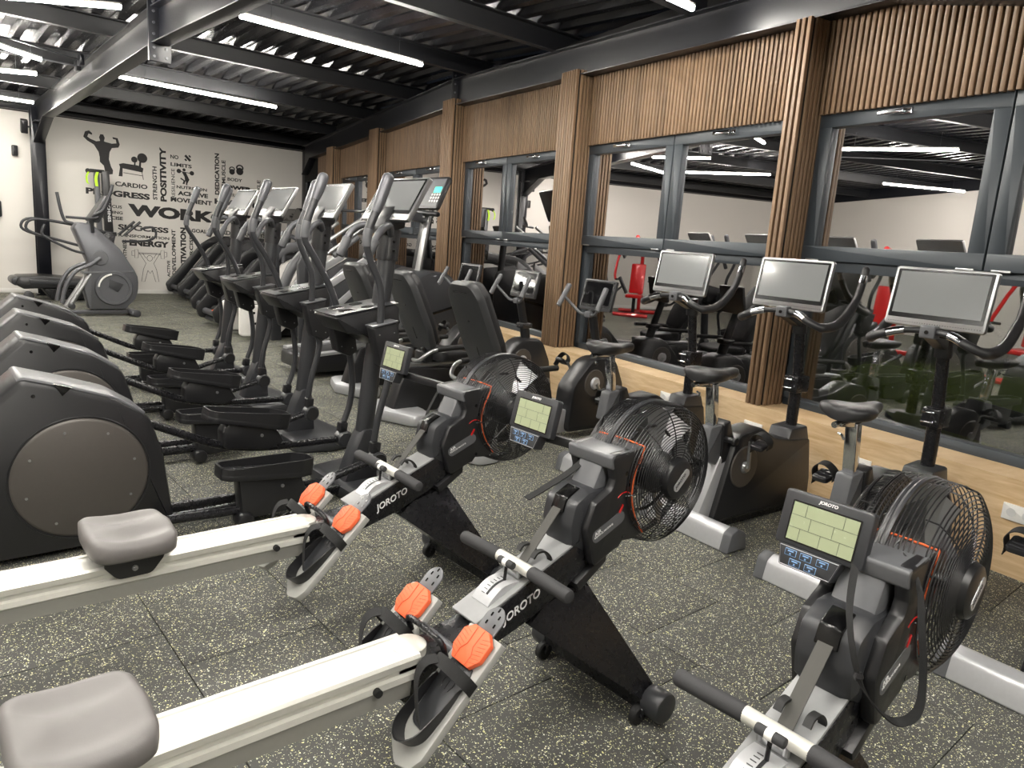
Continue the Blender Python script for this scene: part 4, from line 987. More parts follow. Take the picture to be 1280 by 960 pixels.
def cross_trainer():
    t = empty('cross_trainer', (0, 0, 0), 0, 'x', 'cross trainer', 'rear drive cross trainers in a row')
    hs = [(-1.68, 0.812, 0.035), (-1.52, 0.765), (-1.33, 0.70, 0.15), (-1.19, 0.60, 0.1), (-1.135, 0.42, 0.1), (-1.09, 0.06, 0.02), (-1.20, 0.025), (-2.15, 0.025, 0.05), (-2.28, 0.2, 0.1), (-2.12, 0.42, 0.12)]
    MB().prism(hs, -0.155, 0.155, 0.028).build('rear_housing', BLK, t)
    MB().prism([(-1.70, 0.79, 0.02), (-1.68, 0.818, 0.02), (-1.52, 0.771), (-1.33, 0.706, 0.15), (-1.20, 0.618, 0.1), (-1.225, 0.60, 0.1), (-1.34, 0.68, 0.15), (-1.52, 0.745)], -0.135, 0.135, 0.005).build('lit_housing_spine', MGR, t)  # paler grey stands in for the ceiling lights' sheen on the housing top
    for sy in (-1, 1):
        y = sy * 0.152
        cv = MB().lathe([(0, 0.010), (0.255, 0.010), (0.266, 0.006), (0.270, 0.0)], (-1.475, y, 0.355), (0, sy, 0), 56).build('side_cover', COVER, t)
        MB().ring((-1.475, y + sy * 0.003, 0.355), (0, 1, 0), 0.275, 0.004, 56, 6).build('cover_rim', BLK, cv)
        g = MB()
        for k in range(8):
            a = 2 * PI * (k + 0.35) / 8
            p = (-1.475 + 0.218 * math.cos(a), y + sy * 0.009, 0.355 + 0.218 * math.sin(a)); g.cyl(p, (p[0], p[1] + sy * 0.004, p[2]), 0.006, 8)
        g.build('screw', STL, cv)
        MB().cyl((-1.64, y, 0.735), (-1.64, y + sy * 0.004, 0.735), 0.008, 10).build('screw_hole', BEZ, t)
        MB().prism([(-1.565, 0.782), (-1.50, 0.762), (-1.535, 0.728)], *sorted((sy * 0.09, sy * 0.158)), 0.001).build('vent_notch', BEZ, t)
    MB().lathe([(0.0, -0.15), (0.055, -0.15), (0.07, -0.14), (0.07, 0.14), (0.055, 0.15), (0, 0.15)], (-1.17, -0.0, 0.10), (0, 1, 0), 24).build('crank_hub', BLK, t)
    # floor frame
    MB().box((-0.62, -0.07, 0.055), (1.15, 0.045, 0.05), 0.01).box((-0.62, 0.07, 0.055), (1.15, 0.045, 0.05), 0.01).build('floor_rail', BLKM, t)
    MB().prism([(-0.20, -0.33, 0.08), (0.05, -0.40, 0.10), (0.22, -0.36, 0.10), (0.25, 0, 0.2), (0.22, 0.36, 0.10), (0.05, 0.40, 0.10), (-0.20, 0.33, 0.08)], 0.0, 0.085, 0.03, 'xy').build('front_foot', DGR, t)
    # column
    MB().prism([(-0.16, 0.05), (0.07, 0.05), (0.055, 0.30, 0.05), (0.03, 0.385, 0.03), (-0.03, 0.38, 0.03), (-0.075, 0.28, 0.05)], -0.062, 0.062, 0.015).build('column_base', DGR, t)
    MB().tube([(0.0, 0, 0.36), (0.11, 0, 1.36)], 0.052, 22).build('column', DGR, t)
    MB().tube([(0.11, 0, 1.355), (0.125, 0, 1.53)], 0.063, 22).prism([(0.05, 1.50), (0.18, 1.54), (0.20, 1.62), (0.12, 1.66), (0.05, 1.58)], -0.07, 0.07, 0.01).build('upper_column', BLK, t)
    g = MB()
    for z in (1.41, 1.46): g.cyl((0.115, -0.06, z), (0.115, -0.067, z), 0.008, 10)
    g.build('screw_hole', BEZ, t)
    # display
    T = basis((0.145, 0, 1.70), (0, -1, 0), (0.50, 0, 0.866))
    screen(t, T, 0.50, 0.275, STL, SCRG, bar=0.038)
    # cup tray
    MB().prism([(-0.27, 1.045, 0.01), (0.12, 1.115, 0.02), (0.13, 0.90, 0.03), (0.04, 0.86, 0.03), (-0.10, 0.945, 0.03), (-0.20, 0.96, 0.02)], -0.145, 0.145, 0.012).build('cup_tray', BLK, t)
    MB().prism([(-0.268, 1.05), (0.118, 1.119), (0.118, 1.125), (-0.268, 1.056)], -0.135, 0.135, 0.002).build('tray_top', DGR, t)
    for y in (-0.07, 0.07):
        M = Matrix.Translation((-0.185, y, 1.072)) @ Matrix.Rotation(-0.18, 4, 'Y')
        MB().box((-0.165, y, 1.0735), (0.075, 0.08, 0.004), 0.001, (0, -0.178, 0)).build('phone_recess', BEZ, t)
        MB().prism([(0.04 * math.cos(a), 0.035 * math.sin(a)) for a in [k * PI / 8 for k in range(16)]], 0.0, 0.004, 0, 'xy', Matrix.Translation((-0.04, y, 1.0945)) @ Matrix.Rotation(-0.178, 4, 'Y')).build('cup_recess', BEZ, t)
    MB().cyl((0.0, -0.26, 0.93), (0.0, 0.26, 0.93), 0.03, 16).build('pivot_shaft', BLKM, t)
    # fixed grips
    for sy in (-1, 1):
        MB().tube(smooth_path([(0.10, sy * 0.05, 1.50), (0.04, sy * 0.13, 1.545), (-0.035, sy * 0.155, 1.50), (-0.10, sy * 0.155, 1.37)], 5), [0.02] * 16, 12).build('fixed_grip', GRM, t)
        MB().cyl((-0.055, sy * 0.155, 1.468), (-0.105, sy * 0.155, 1.36), 0.026, 14, bev=0.01).build('grip_sensor', MGR, t)
    # swing arms
    up_n = [(-0.065, 0.99), (-0.06, 1.10), (-0.073, 1.23), (-0.125, 1.34), (-0.158, 1.43), (-0.150, 1.52), (-0.10, 1.64), (-0.045, 1.79)]
    up_f = [(-0.05, 1.01), (-0.10, 1.15), (-0.176, 1.287), (-0.25, 1.40), (-0.271, 1.45), (-0.26, 1.54), (-0.20, 1.70), (-0.165, 1.79)]
    lo_n = [(-0.03, 0.82), (0.0, 0.74), (-0.015, 0.65), (-0.055, 0.50), (-0.075, 0.37)]
    lo_f = [(0.02, 0.82), (0.04, 0.70), (0.05, 0.58), (0.035, 0.46), (0.0, 0.36)]
    for sy, up, lo, kx, kz in ((-1, up_n, lo_n, -0.06, 0.26), (1, up_f, lo_f, 0.0, 0.25)):
        y = sy * 0.25
        P = smooth_path([(x, y, z) for x, z in up], 4); n = len(P)
        sa = MB().tube(P, [0.0195 if i < n - 10 else 0.0225 for i in range(n)], 14).build('swing_arm', DGR, t)
        MB().tube(P[n - 6:] + [P[-1] + (P[-1] - P[-2]).normalized() * 0.012, P[-1] + (P[-1] - P[-2]).normalized() * 0.02], [0.024, 0.029, 0.031, 0.031, 0.031, 0.03, 0.026, 0.014][:8], 16).build('handle_cap', GRM, sa)
        MB().tube(P[n - 13:n - 8], 0.0245, 14).build('grip_sensor', SIL if False else MGR, sa)
        bx_ = MB().prism([(-0.125, 1.005, 0.01), (0.02, 1.035, 0.01), (0.055, 0.80, 0.02), (0.01, 0.765, 0.02), (-0.07, 0.80, 0.02)], y - 0.045, y + 0.045, 0.008).build('pivot_box', BLK, t)
        if sy < 0: pass
        MB().prism([(-0.127, 1.008), (0.02, 1.038), (0.022, 1.046), (-0.129, 1.016)], y - 0.047, y + 0.047, 0.002).build('box_lid', MGR, bx_)
        g = MB()
        for (x, z) in ((-0.09, 0.97), (0.0, 0.98), (-0.05, 0.83), (0.02, 0.82)): g.cyl((x, y - 0.045, z), (x, y - 0.048, z), 0.004, 6)
        g.build('screw', STL, bx_)
        P = smooth_path([(x, y, z) for x, z in lo], 4)
        MB().tube(P, 0.019, 14).build('lower_arm', DGR, t)
        kb = MB().lathe([(0.0, -0.04), (0.04, -0.04), (0.052, -0.032), (0.052, 0.02), (0.04, 0.035), (0.03, 0.035)], (kx, y, kz), (0, -sy, 0), 28).build('knuckle', DGR, t)
        MB().lathe([(0.0, 0), (0.042, 0), (0.045, -0.004), (0.045, -0.012)], (kx, y + sy * 0.045, kz), (0, sy, 0), 28).build('knuckle_cap', BLK, kb)
        MB().box((kx - 0.01, y, kz + 0.075), (0.052, 0.052, 0.062), 0.008, (0, 0.1, 0)).build('clamp', BLK, kb)
        # pedal arm and crank link
        yp = sy * 0.20
        if sy < 0: path = [(-1.15, yp, 0.105), (-0.80, yp, 0.09), (-0.55, yp, 0.10), (-0.30, yp - 0.02, 0.19), (kx - 0.02, y, kz)]
        else: path = [(-1.16, yp, 0.50), (-0.98, yp, 0.415), (-0.78, yp, 0.325), (-0.60, yp, 0.285), (-0.42, yp, 0.27), (kx - 0.02, y, kz)]
        MB().tube(smooth_path(path, 4), 0.022, 14).build('pedal_arm', BLKM, t)
        # pedal: rocker tray
        if sy < 0: a, b_ = Vector((-0.905, 0.33)), Vector((-0.425, 0.285))
        else: a, b_ = Vector((-0.835, 0.525)), Vector((-0.38, 0.425))
        ang = math.atan2(b_.y - a.y, b_.x - a.x); L_ = (b_ - a).length
        M = Matrix.Translation((a.x, yp, a.y)) @ Matrix.Rotation(-ang, 4, 'Y')
        pl = [(0, -0.05, 0.03), (0.03, -0.085, 0.04), (L_ - 0.08, -0.085, 0.05), (L_, -0.05, 0.04), (L_, 0.05, 0.04), (L_ - 0.08, 0.085, 0.05), (0.03, 0.085, 0.04), (0, 0.05, 0.03)]
        pd = MB().prism(pl, -0.055, -0.022, 0.006, 'xy', M)
        pdo = pd.build('pedal', BLK, t)
        P2 = arc_poly(pl); P3 = inset(P2, 0.012); n = len(P2); vs = []; fs = []
        for i in range(n):
            f = min(1, max(0, (P2[i].x - 0.06) / 0.15)); h = 0.006 + 0.030 * f
            for (p, z) in ((P2[i], -0.026), (P2[i], h), (P3[i], h), (P3[i], -0.022)): vs.append(M @ Vector((p.x, p.y, z)))
        for i in range(n):
            j = (i + 1) % n
            for k in range(3): fs.append((i * 4 + k, j * 4 + k, j * 4 + k + 1, i * 4 + k + 1))
        MB().add(vs, fs).build('pedal_rim', BLK, pdo)
        g = MB()
        for q in range(6): g.tube([M @ Vector((0.08 + q * 0.055, -0.05, -0.020)), M @ Vector((0.10 + q * 0.055, 0.0, -0.019)), M @ Vector((0.08 + q * 0.055, 0.05, -0.020))], 0.003, 4)
        g.build('tread_rib', DGR, pdo)
        if sy < 0:
            MB().prism([(-0.82, 0.27), (-0.50, 0.25), (-0.47, 0.16), (-0.50, 0.06, 0.03), (-0.80, 0.05, 0.03)], yp - 0.05, yp + 0.05, 0.01).build('pedal_bracket', BLK, t)
            MB().cyl((-0.79, yp - 0.075, 0.05), (-0.79, yp + 0.03, 0.05), 0.040, 20, bev=0.01).build('roller', BLK, t)
        else:
            MB().prism([(-0.76, 0.40, 0.02), (-0.72, 0.46), (-0.48, 0.42), (-0.42, 0.31), (-0.50, 0.27, 0.03), (-0.76, 0.31, 0.03)], yp - 0.05, yp + 0.05, 0.01).build('pedal_bracket', BLK, t)
        MB().cyl((-0.60 if sy < 0 else -0.55, yp - 0.05, 0.20 if sy < 0 else 0.36), (-0.60 if sy < 0 else -0.55, yp - 0.056, 0.20 if sy < 0 else 0.36), 0.009, 12).build('bolt', STL, t)
    return t
ct = cross_trainer()
for k, ((x, y), lb) in enumerate((((2.06, 3.66), 'nearest black cross trainer, big round side cover showing at the left edge'), ((2.20, 4.80), 'second cross trainer from the front of the row'),
                                  ((2.32, 5.94), 'third cross trainer from the front of the row'), ((2.43, 7.04), 'farthest cross trainer of the row, closest to the lettered wall'))):
    o = ct if k == 0 else copy_tree(ct)
    o.location = (x, y, 0); o['label'] = lb

# ================================================================== upright bikes facing the windows
def strap_pedal(par, p, sx, ang=0.0):
    M = Matrix.Translation(p) @ Matrix.Rotation(ang, 4, 'Y')
    pe = MB().prism([(-0.055, -0.04, 0.02), (0.05, -0.045, 0.015), (0.05, 0.045, 0.015), (-0.055, 0.04, 0.02)], -0.012, 0.012, 0.005, 'xy', M).build('pedal', BLK, par)
    MB().strip([M @ Vector(v) for v in smooth_path([(0.0, -0.05, -0.01), (0.005, -0.055, 0.025), (0.0, -0.03, 0.06), (0.0, 0.0, 0.07), (0.0, 0.03, 0.06), (0.005, 0.055, 0.025), (0.0, 0.05, -0.015), (0.0, 0.055, -0.05)], 4)], M.to_3x3() @ Vector((0.05, 0, 0)), 0.003).build('pedal_strap', RUB, pe)
    g = MB()
    for q in range(4): g.tube([M @ Vector((-0.04 + q * 0.025, -0.03, 0.013)), M @ Vector((-0.035 + q * 0.025, 0.03, 0.013))], 0.003, 4)
    g.build('pedal_tread', DGR, pe)
    return pe
def saddle(par, x, z):
    vs = []; fs = []; secs = []
    for (u, hw, zt, dp) in ((-0.135, 0.035, -0.004, 0.03), (-0.130, 0.075, 0.010, 0.045), (-0.10, 0.108, 0.020, 0.06), (-0.05, 0.112, 0.018, 0.065), (0.0, 0.088, 0.008, 0.058), (0.05, 0.052, 0.003, 0.05), (0.10, 0.034, 0.006, 0.045), (0.135, 0.028, 0.008, 0.04), (0.152, 0.018, 0.0, 0.03)):
        secs.append((u, hw, zt, dp))
    K = 18
    for (u, hw, zt, dp) in secs:
        for k in range(K):
            a = 2 * PI * k / K
            yy = math.cos(a); zz = math.sin(a)
            groove = 0.012 * math.exp(-(yy / 0.3) ** 2) * (1 if zz > 0 else 0) * (1 if u < 0.06 else 0.3)
            vs.append((x + u * 1.22, yy * hw * 1.12, z + zt + (zz * 0.022 if zz > 0 else zz * dp) - groove))
    n = len(secs)
    for i in range(n - 1):
        for k in range(K): fs.append((i * K + k, i * K + (k + 1) % K, (i + 1) * K + (k + 1) % K, (i + 1) * K + k))
    fs += [tuple(range(K)), tuple((n - 1) * K + k for k in reversed(range(K)))]
    s = MB().add(vs, fs).build('saddle', VINYL, par, 70)
    md = s.modifiers.new('smooth', 'SUBSURF'); md.levels = 1; md.render_levels = 2
    return s
def upright_bike(crank_a):
    t = empty('upright_bike', (0, 0, 0), 0, 'x', 'exercise bike', 'upright exercise bikes with large screens')
    # rear stabiliser, silver arch
    P = smooth_path([(0.0, -0.30, 0.05), (0.012, -0.2, 0.07), (0.02, 0, 0.085), (0.012, 0.2, 0.07), (0.0, 0.30, 0.05)], 4)
    st = MB()
    st.prism([(-0.055, 0.0, 0.01), (0.10, 0.0, 0.01), (0.085, 0.09, 0.03), (0.02, 0.125, 0.03), (-0.03, 0.10, 0.03)], -0.30, 0.30, 0.012)
    st.build('rear_stabiliser', SIL, t)
    for sy in (-1, 1):
        MB().prism([(-0.06, -0.002, 0.01), (0.11, -0.002, 0.01), (0.092, 0.095, 0.03), (0.02, 0.13, 0.03), (-0.035, 0.105, 0.03)], *sorted((sy * 0.255, sy * 0.315)), 0.014).build('end_cap', MGR, t)
    MB().prism([(0.03, 0.02), (0.14, 0.015), (0.29, 0.40), (0.16, 0.44), (0.02, 0.12)], -0.048, 0.048, 0.014).build('frame_spine', SIL, t)
    MB().prism([(0.02, 0.0), (1.05, 0.0, 0.02), (1.05, 0.07, 0.03), (0.05, 0.09, 0.02)], -0.05, 0.05, 0.01).build('floor_beam', BLKM, t)
    # seat tower
    MB().prism([(0.05, 0.60, 0.02), (0.15, 0.61, 0.01), (0.16, 0.42), (0.13, 0.38), (0.02, 0.42, 0.01)], -0.042, 0.042, 0.014).build('seat_tower', MGR, t)
    MB().prism([(0.145, 0.61, 0.01), (0.20, 0.63, 0.01), (0.30, 0.42), (0.16, 0.38)], -0.05, 0.05, 0.010).build('tower_cover', BLK, t)
    MB().cyl((0.17, -0.045, 0.53), (0.17, -0.10, 0.53), 0.017, 16, bev=0.004).cyl((0.17, -0.10, 0.53), (0.17, -0.125, 0.53), 0.022, 16, bev=0.005).build('seat_knob', BLK, t)
    MB().prism([(-0.018, -0.028, 0.008), (0.03, -0.028, 0.008), (0.03, 0.028, 0.008), (-0.018, 0.028, 0.008)], 0.0, 0.25, 0.002, 'xy', Matrix.Translation((0.095, 0, 0.59)) @ Matrix.Rotation(-0.16, 4, 'Y')).build('seat_post', CHR, t)
    MB().prism([(-0.07, 0.845), (0.10, 0.86, 0.01), (0.10, 0.835), (0.06, 0.80), (0.03, 0.82), (-0.07, 0.83)], -0.02, 0.02, 0.004).cyl((-0.10, 0, 0.838), (-0.03, 0, 0.845), 0.014, 12).build('saddle_slider', CHR, t)
    MB().tube([(-0.06, 0.0, 0.80), (-0.06, -0.02, 0.795), (-0.10, -0.05, 0.79)], 0.006, 8).build('slider_lever', CHR, t)
    saddle(t, 0.075, 0.890)
    # drive housing
    MB().prism([(0.17, 0.30, 0.05), (0.24, 0.545, 0.10), (0.46, 0.575, 0.12), (0.60, 0.50, 0.04), (0.78, 0.47, 0.02), (0.97, 0.46, 0.03), (1.03, 0.20, 0.05), (1.04, 0.05, 0.02), (0.10, 0.05, 0.02)], -0.085, 0.085, 0.022).build('drive_housing', BLK, t)
    MB().prism([(0.74, 0.44), (0.77, 0.53, 0.02), (0.93, 0.54, 0.02), (0.98, 0.42)], -0.075, 0.075, 0.012).build('post_socket', DGR, t)
    MB().box((1.0, 0, 0.035), (0.10, 0.54, 0.06), 0.02).build('front_stabiliser', BLKM, t)
    cx, cz = 0.32, 0.36
    for sy in (-1, 1):
        cd = MB().lathe([(0, 0.006), (0.115, 0.006), (0.122, 0.0)], (cx, sy * 0.086, cz), (0, sy, 0), 40).build('crank_disc', COVER, t)
        MB().lathe([(0, 0.022), (0.026, 0.020), (0.036, 0.008), (0.036, 0.0)], (cx, sy * 0.09, cz), (0, sy, 0), 24).build('crank_boss', STL, cd)
        a = crank_a + (PI if sy > 0 else 0)
        ex, ez = cx + 0.16 * math.cos(a), cz + 0.16 * math.sin(a)
        MB().tube([(cx, sy * 0.112, cz), (ex, sy * 0.125, ez)], [0.014, 0.010], 10).build('crank_arm', STL, t)
        MB().cyl((ex, sy * 0.125, ez), (ex, sy * 0.15, ez), 0.009, 10).build('pedal_axle', STL, t)
        strap_pedal(t, (ex, sy * 0.195, ez), sy, -0.25)
    # handlebar post
    MB().tube([(0.87, 0, 0.50), (0.865, 0, 0.80)], 0.034, 20).build('lower_post', BLKM, t)
    MB().prism([(0.80, 0.74, 0.01), (0.93, 0.74, 0.01), (0.93, 0.84, 0.01), (0.80, 0.84, 0.01)], -0.045, 0.045, 0.008).build('post_clamp', BLKM, t)
    cl = MB()
    for z in (0.765, 0.815):
        cl.tube([(0.80, -0.02, z), (0.755, -0.03, z + 0.01), (0.745, 0.0, z + 0.012), (0.76, 0.025, z + 0.01), (0.80, 0.02, z)], 0.005, 8)
    cl.build('clamp_lever', CHR, t)
    MB().tube([(0.865, 0, 0.84), (0.81, 0, 1.17)], 0.030, 20).build('upper_post', BLKM, t)
    MB().tube([(0.817, 0, 1.10), (0.80, 0, 1.21)], 0.040, 20).prism([(0.62, 1.20), (0.82, 1.19), (0.83, 1.14), (0.76, 1.14)], -0.03, 0.03, 0.006).build('post_head', BLK, t)
    cx0, cz0 = 0.62, 1.225
    MB().prism([(cx0 - 0.025, cz0 - 0.03, 0.01), (cx0 + 0.04, cz0 - 0.03, 0.01), (cx0 + 0.04, cz0 + 0.035, 0.01), (cx0 - 0.025, cz0 + 0.03, 0.01)], -0.035, 0.035, 0.006).build('bar_clamp', MGR, t)
    MB().cyl((cx0 - 0.025, 0, cz0), (cx0 - 0.031, 0, cz0), 0.009, 12).build('bar_bolt', BEZ, t)
    for sy in (-1, 1):
        P = smooth_path([(cx0, sy * 0.03, cz0 + 0.005), (0.59, sy * 0.12, 1.22), (0.565, sy * 0.20, 1.19), (0.61, sy * 0.265, 1.165), (0.73, sy * 0.285, 1.195), (0.86, sy * 0.28, 1.30), (0.93, sy * 0.27, 1.41), (0.955, sy * 0.265, 1.49)], 6)
        n = len(P)
        hb = MB().tube(P, [0.015 if i < 7 else (0.026 if 16 < i < 30 else 0.021) for i in range(n)], 14).build('handlebar', VINYL, t)
        MB().tube(P[5:11], 0.0215, 14).build('pulse_sensor', CHR, hb)
        MB().tube(P[-7:-3], 0.0222, 14).build('pulse_sensor', CHR, hb)
        MB().sphere(P[-1], 0.0215, 10).build('bar_end', RUB, hb)
    T = basis((0.66, 0, 1.385), (0, -1, 0), (0.17, 0, 0.985))
    screen(t, T, 0.455, 0.285, STL, SCRG, bar=0.036)
    MB().box((0.72, 0, 1.27), (0.05, 0.08, 0.12), 0.01, (0, 0.5, 0)).build('screen_bracket', BLK, t)
    return t
ub = upright_bike(5.17)
ROT = -0.07
for k, ((x, y), ca, lb) in enumerate((((3.12, 1.36), 5.17, 'upright bike with the rightmost large screen, behind the nearest fan'), ((3.27, 2.195), 1.75, 'upright bike under the middle large screen, saddle in front of the slatted pillar'),
                                  ((3.43, 3.08), -1.0, 'upright bike with the leftmost large screen, half hidden by a fan'), ((2.97, 0.50), 5.2, 'upright bike at the right edge, only its silver foot and a pedal in view'))):
    o = ub if k == 0 else upright_bike(ca)
    o.location = (x, y, 0); o.rotation_euler = (0, 0, ROT); o['label'] = lb

# ================================================================== recumbent bikes
def recumbent():
    t = empty('recumbent_bike', (0, 0, 0), 0, 'x', 'recumbent bike', 'recumbent bikes in a row')
    # origin on the floor under the seat
    MB().prism([(-0.42, -0.02, 0.02), (-0.30, -0.34, 0.08), (-0.12, -0.34, 0.05), (-0.06, -0.12, 0.05), (-0.06, 0.12, 0.05), (-0.12, 0.34, 0.05), (-0.30, 0.34, 0.08), (-0.42, 0.02, 0.02)], 0.0, 0.10, 0.03, 'xy').build('rear_foot', SIL, t)
    MB().prism([(-0.30, 0.05), (-0.16, 0.08), (0.30, 0.30), (1.0, 0.20), (1.0, 0.05), (0.2, 0.04)], -0.05, 0.05, 0.012).build('main_frame', SIL, t)
    MB().prism([(-0.34, 0.06, 0.02), (0.15, 0.05), (0.62, 0.28), (0.55, 0.40, 0.03), (-0.20, 0.44, 0.05), (-0.26, 0.30, 0.04)], -0.075, 0.075, 0.02).build('seat_base', BLK, t)
    MB().box((0.15, 0, 0.455), (0.85, 0.10, 0.045), 0.01, (0, -0.06, 0)).build('seat_rail', STL, t)
    def top(u, v): return 0.02 + 0.02 * v * v - 0.012 * u
    s = grid_seat(0.38, 0.42, 0.05, top); s.v = [(x + 0.22, y, z + 0.54) for x, y, z in s.v]; s.build('seat', VINYL, t, 60)
    # tilted back rest with moulded rear shell
    Tb = basis((0.0, 0, 0.58), (0, 1, 0), (-0.42, 0, 0.91))      # x across, y up the back, z = x cross y -> forwards
    outline = [(-0.15, 0.0, 0.06), (-0.19, 0.20, 0.1), (-0.175, 0.60, 0.1), (-0.12, 0.70, 0.08), (0.12, 0.70, 0.08), (0.175, 0.60, 0.1), (0.19, 0.20, 0.1), (0.15, 0.0, 0.06)]
    bs = MB().prism(outline, -0.035, 0.045, 0.03, 'xy').build('backrest', mat('dark_back_shell', (48, 49, 51), 0.45, bump=0.2), t); bs.matrix_local = Tb
    MB().prism([(p[0] * 0.93, 0.02 + p[1] * 0.94, 0.06) for p in outline], 0.03, 0.10, 0.03, 'xy').build('back_cushion', VINYL, bs)
    g = MB()
    for z in (0.12, 0.42): g.cyl((0, z, -0.033), (0, z, -0.037), 0.008, 10)
    g.box((0, 0.17, -0.036), (0.004, 0.1, 0.003))
    g.tube([(-0.08, 0.64, -0.035), (0, 0.645, -0.036), (0.08, 0.64, -0.035)], 0.003, 5)
    g.build('screw', BEZ, bs)
    MB().box((0.0, 0, 0.52), (0.10, 0.16, 0.10), 0.02).cyl((-0.02, -0.06, 0.55), (-0.06, -0.06, 0.60), 0.018, 12).build('seat_bracket', BLK, t)
    for sy in (-1, 1):
        P = smooth_path([(-0.14, sy * 0.05, 0.50), (-0.18, sy * 0.20, 0.52), (-0.10, sy * 0.26, 0.60), (0.05, sy * 0.27, 0.62), (0.42, sy * 0.27, 0.63)], 5)
        ar = MB().tube(P, 0.016, 12).build('seat_handle', STL, t)
        MB().tube(P[-9:], 0.022, 12).build('handle_grip', RUB, ar)
    # front drive housing
    fx = 1.12
    MB().prism([(fx - 0.36, 0.05, 0.05), (fx - 0.33, 0.42, 0.16), (fx - 0.12, 0.64, 0.2), (fx + 0.14, 0.64, 0.12), (fx + 0.26, 0.42, 0.1), (fx + 0.33, 0.05, 0.04)], -0.10, 0.10, 0.03).build('drive_housing', BLK, t)
    for sy in (-1, 1):
        cd = MB().lathe([(0, 0.006), (0.105, 0.006), (0.112, 0.0)], (fx - 0.10, sy * 0.10, 0.44), (0, sy, 0), 36).build('crank_disc', COVER, t)
        MB().lathe([(0, 0.022), (0.04, 0.020), (0.05, 0.008), (0.05, 0.0)], (fx - 0.10, sy * 0.105, 0.44), (0, sy, 0), 24).build('crank_boss', SIL, cd)
        a = -1.0 + (PI if sy > 0 else 0)
        ex, ez = fx - 0.10 + 0.16 * math.cos(a), 0.44 + 0.16 * math.sin(a)
        MB().tube([(fx - 0.10, sy * 0.125, 0.44), (ex, sy * 0.135, ez)], [0.015, 0.011], 10).build('crank_arm', STL, t)
        strap_pedal(t, (ex, sy * 0.20, ez), sy, 0.5)
    MB().box((fx + 0.22, 0, 0.04), (0.10, 0.5, 0.07), 0.02).build('front_foot', SIL, t)
    MB().tube([(fx + 0.02, 0, 0.60), (fx - 0.02, 0, 0.76)], 0.045, 18).build('lower_post', BLK, t)
    MB().box((fx - 0.015, 0, 0.755), (0.12, 0.10, 0.05), 0.01).build('post_clamp', BLK, t)
    MB().tube([(fx - 0.07, -0.02, 0.75), (fx - 0.11, -0.03, 0.76), (fx - 0.12, 0.0, 0.76), (fx - 0.10, 0.02, 0.755)], 0.006, 8).build('clamp_lever', CHR, t)
    MB().tube([(fx - 0.02, 0, 0.76), (fx - 0.10, 0, 1.02)], 0.036, 18).build('upper_post', BLK, t)
    MB().box((fx - 0.13, 0, 0.985), (0.05, 0.06, 0.05), 0.01).build('bar_clamp', MGR, t)
    for sy in (-1, 1):
        P = smooth_path([(fx - 0.13, sy * 0.02, 0.985), (fx - 0.15, sy * 0.08, 0.99), (fx - 0.18, sy * 0.15, 1.05), (fx - 0.22, sy * 0.20, 1.11)], 5)
        hb = MB().tube(P, 0.012, 12).build('handlebar', MGR, t)
        MB().cyl((fx - 0.27, sy * 0.215, 1.03), (fx - 0.17, sy * 0.20, 1.21), 0.021, 14, bev=0.01).build('bar_grip', MGR, hb)
    T = basis((fx - 0.05, 0, 1.14), (0, -1, 0), (0.22, 0, 0.975))
    screen(t, T, 0.34, 0.25, DGR, SCRD, bar=0.025)
    return t
rb = recumbent()
for k, ((x, y), lb) in enumerate((((3.25, 4.0), 'nearest recumbent bike, the larger moulded seat back'), ((3.39, 5.05), 'second recumbent bike, its seat back between two screens'), ((3.53, 6.1), 'farthest recumbent bike, mostly hidden by the nearest cross trainer'))):
    o = rb if k == 0 else copy_tree(rb)
    o.location = (x, y, 0); o['label'] = lb
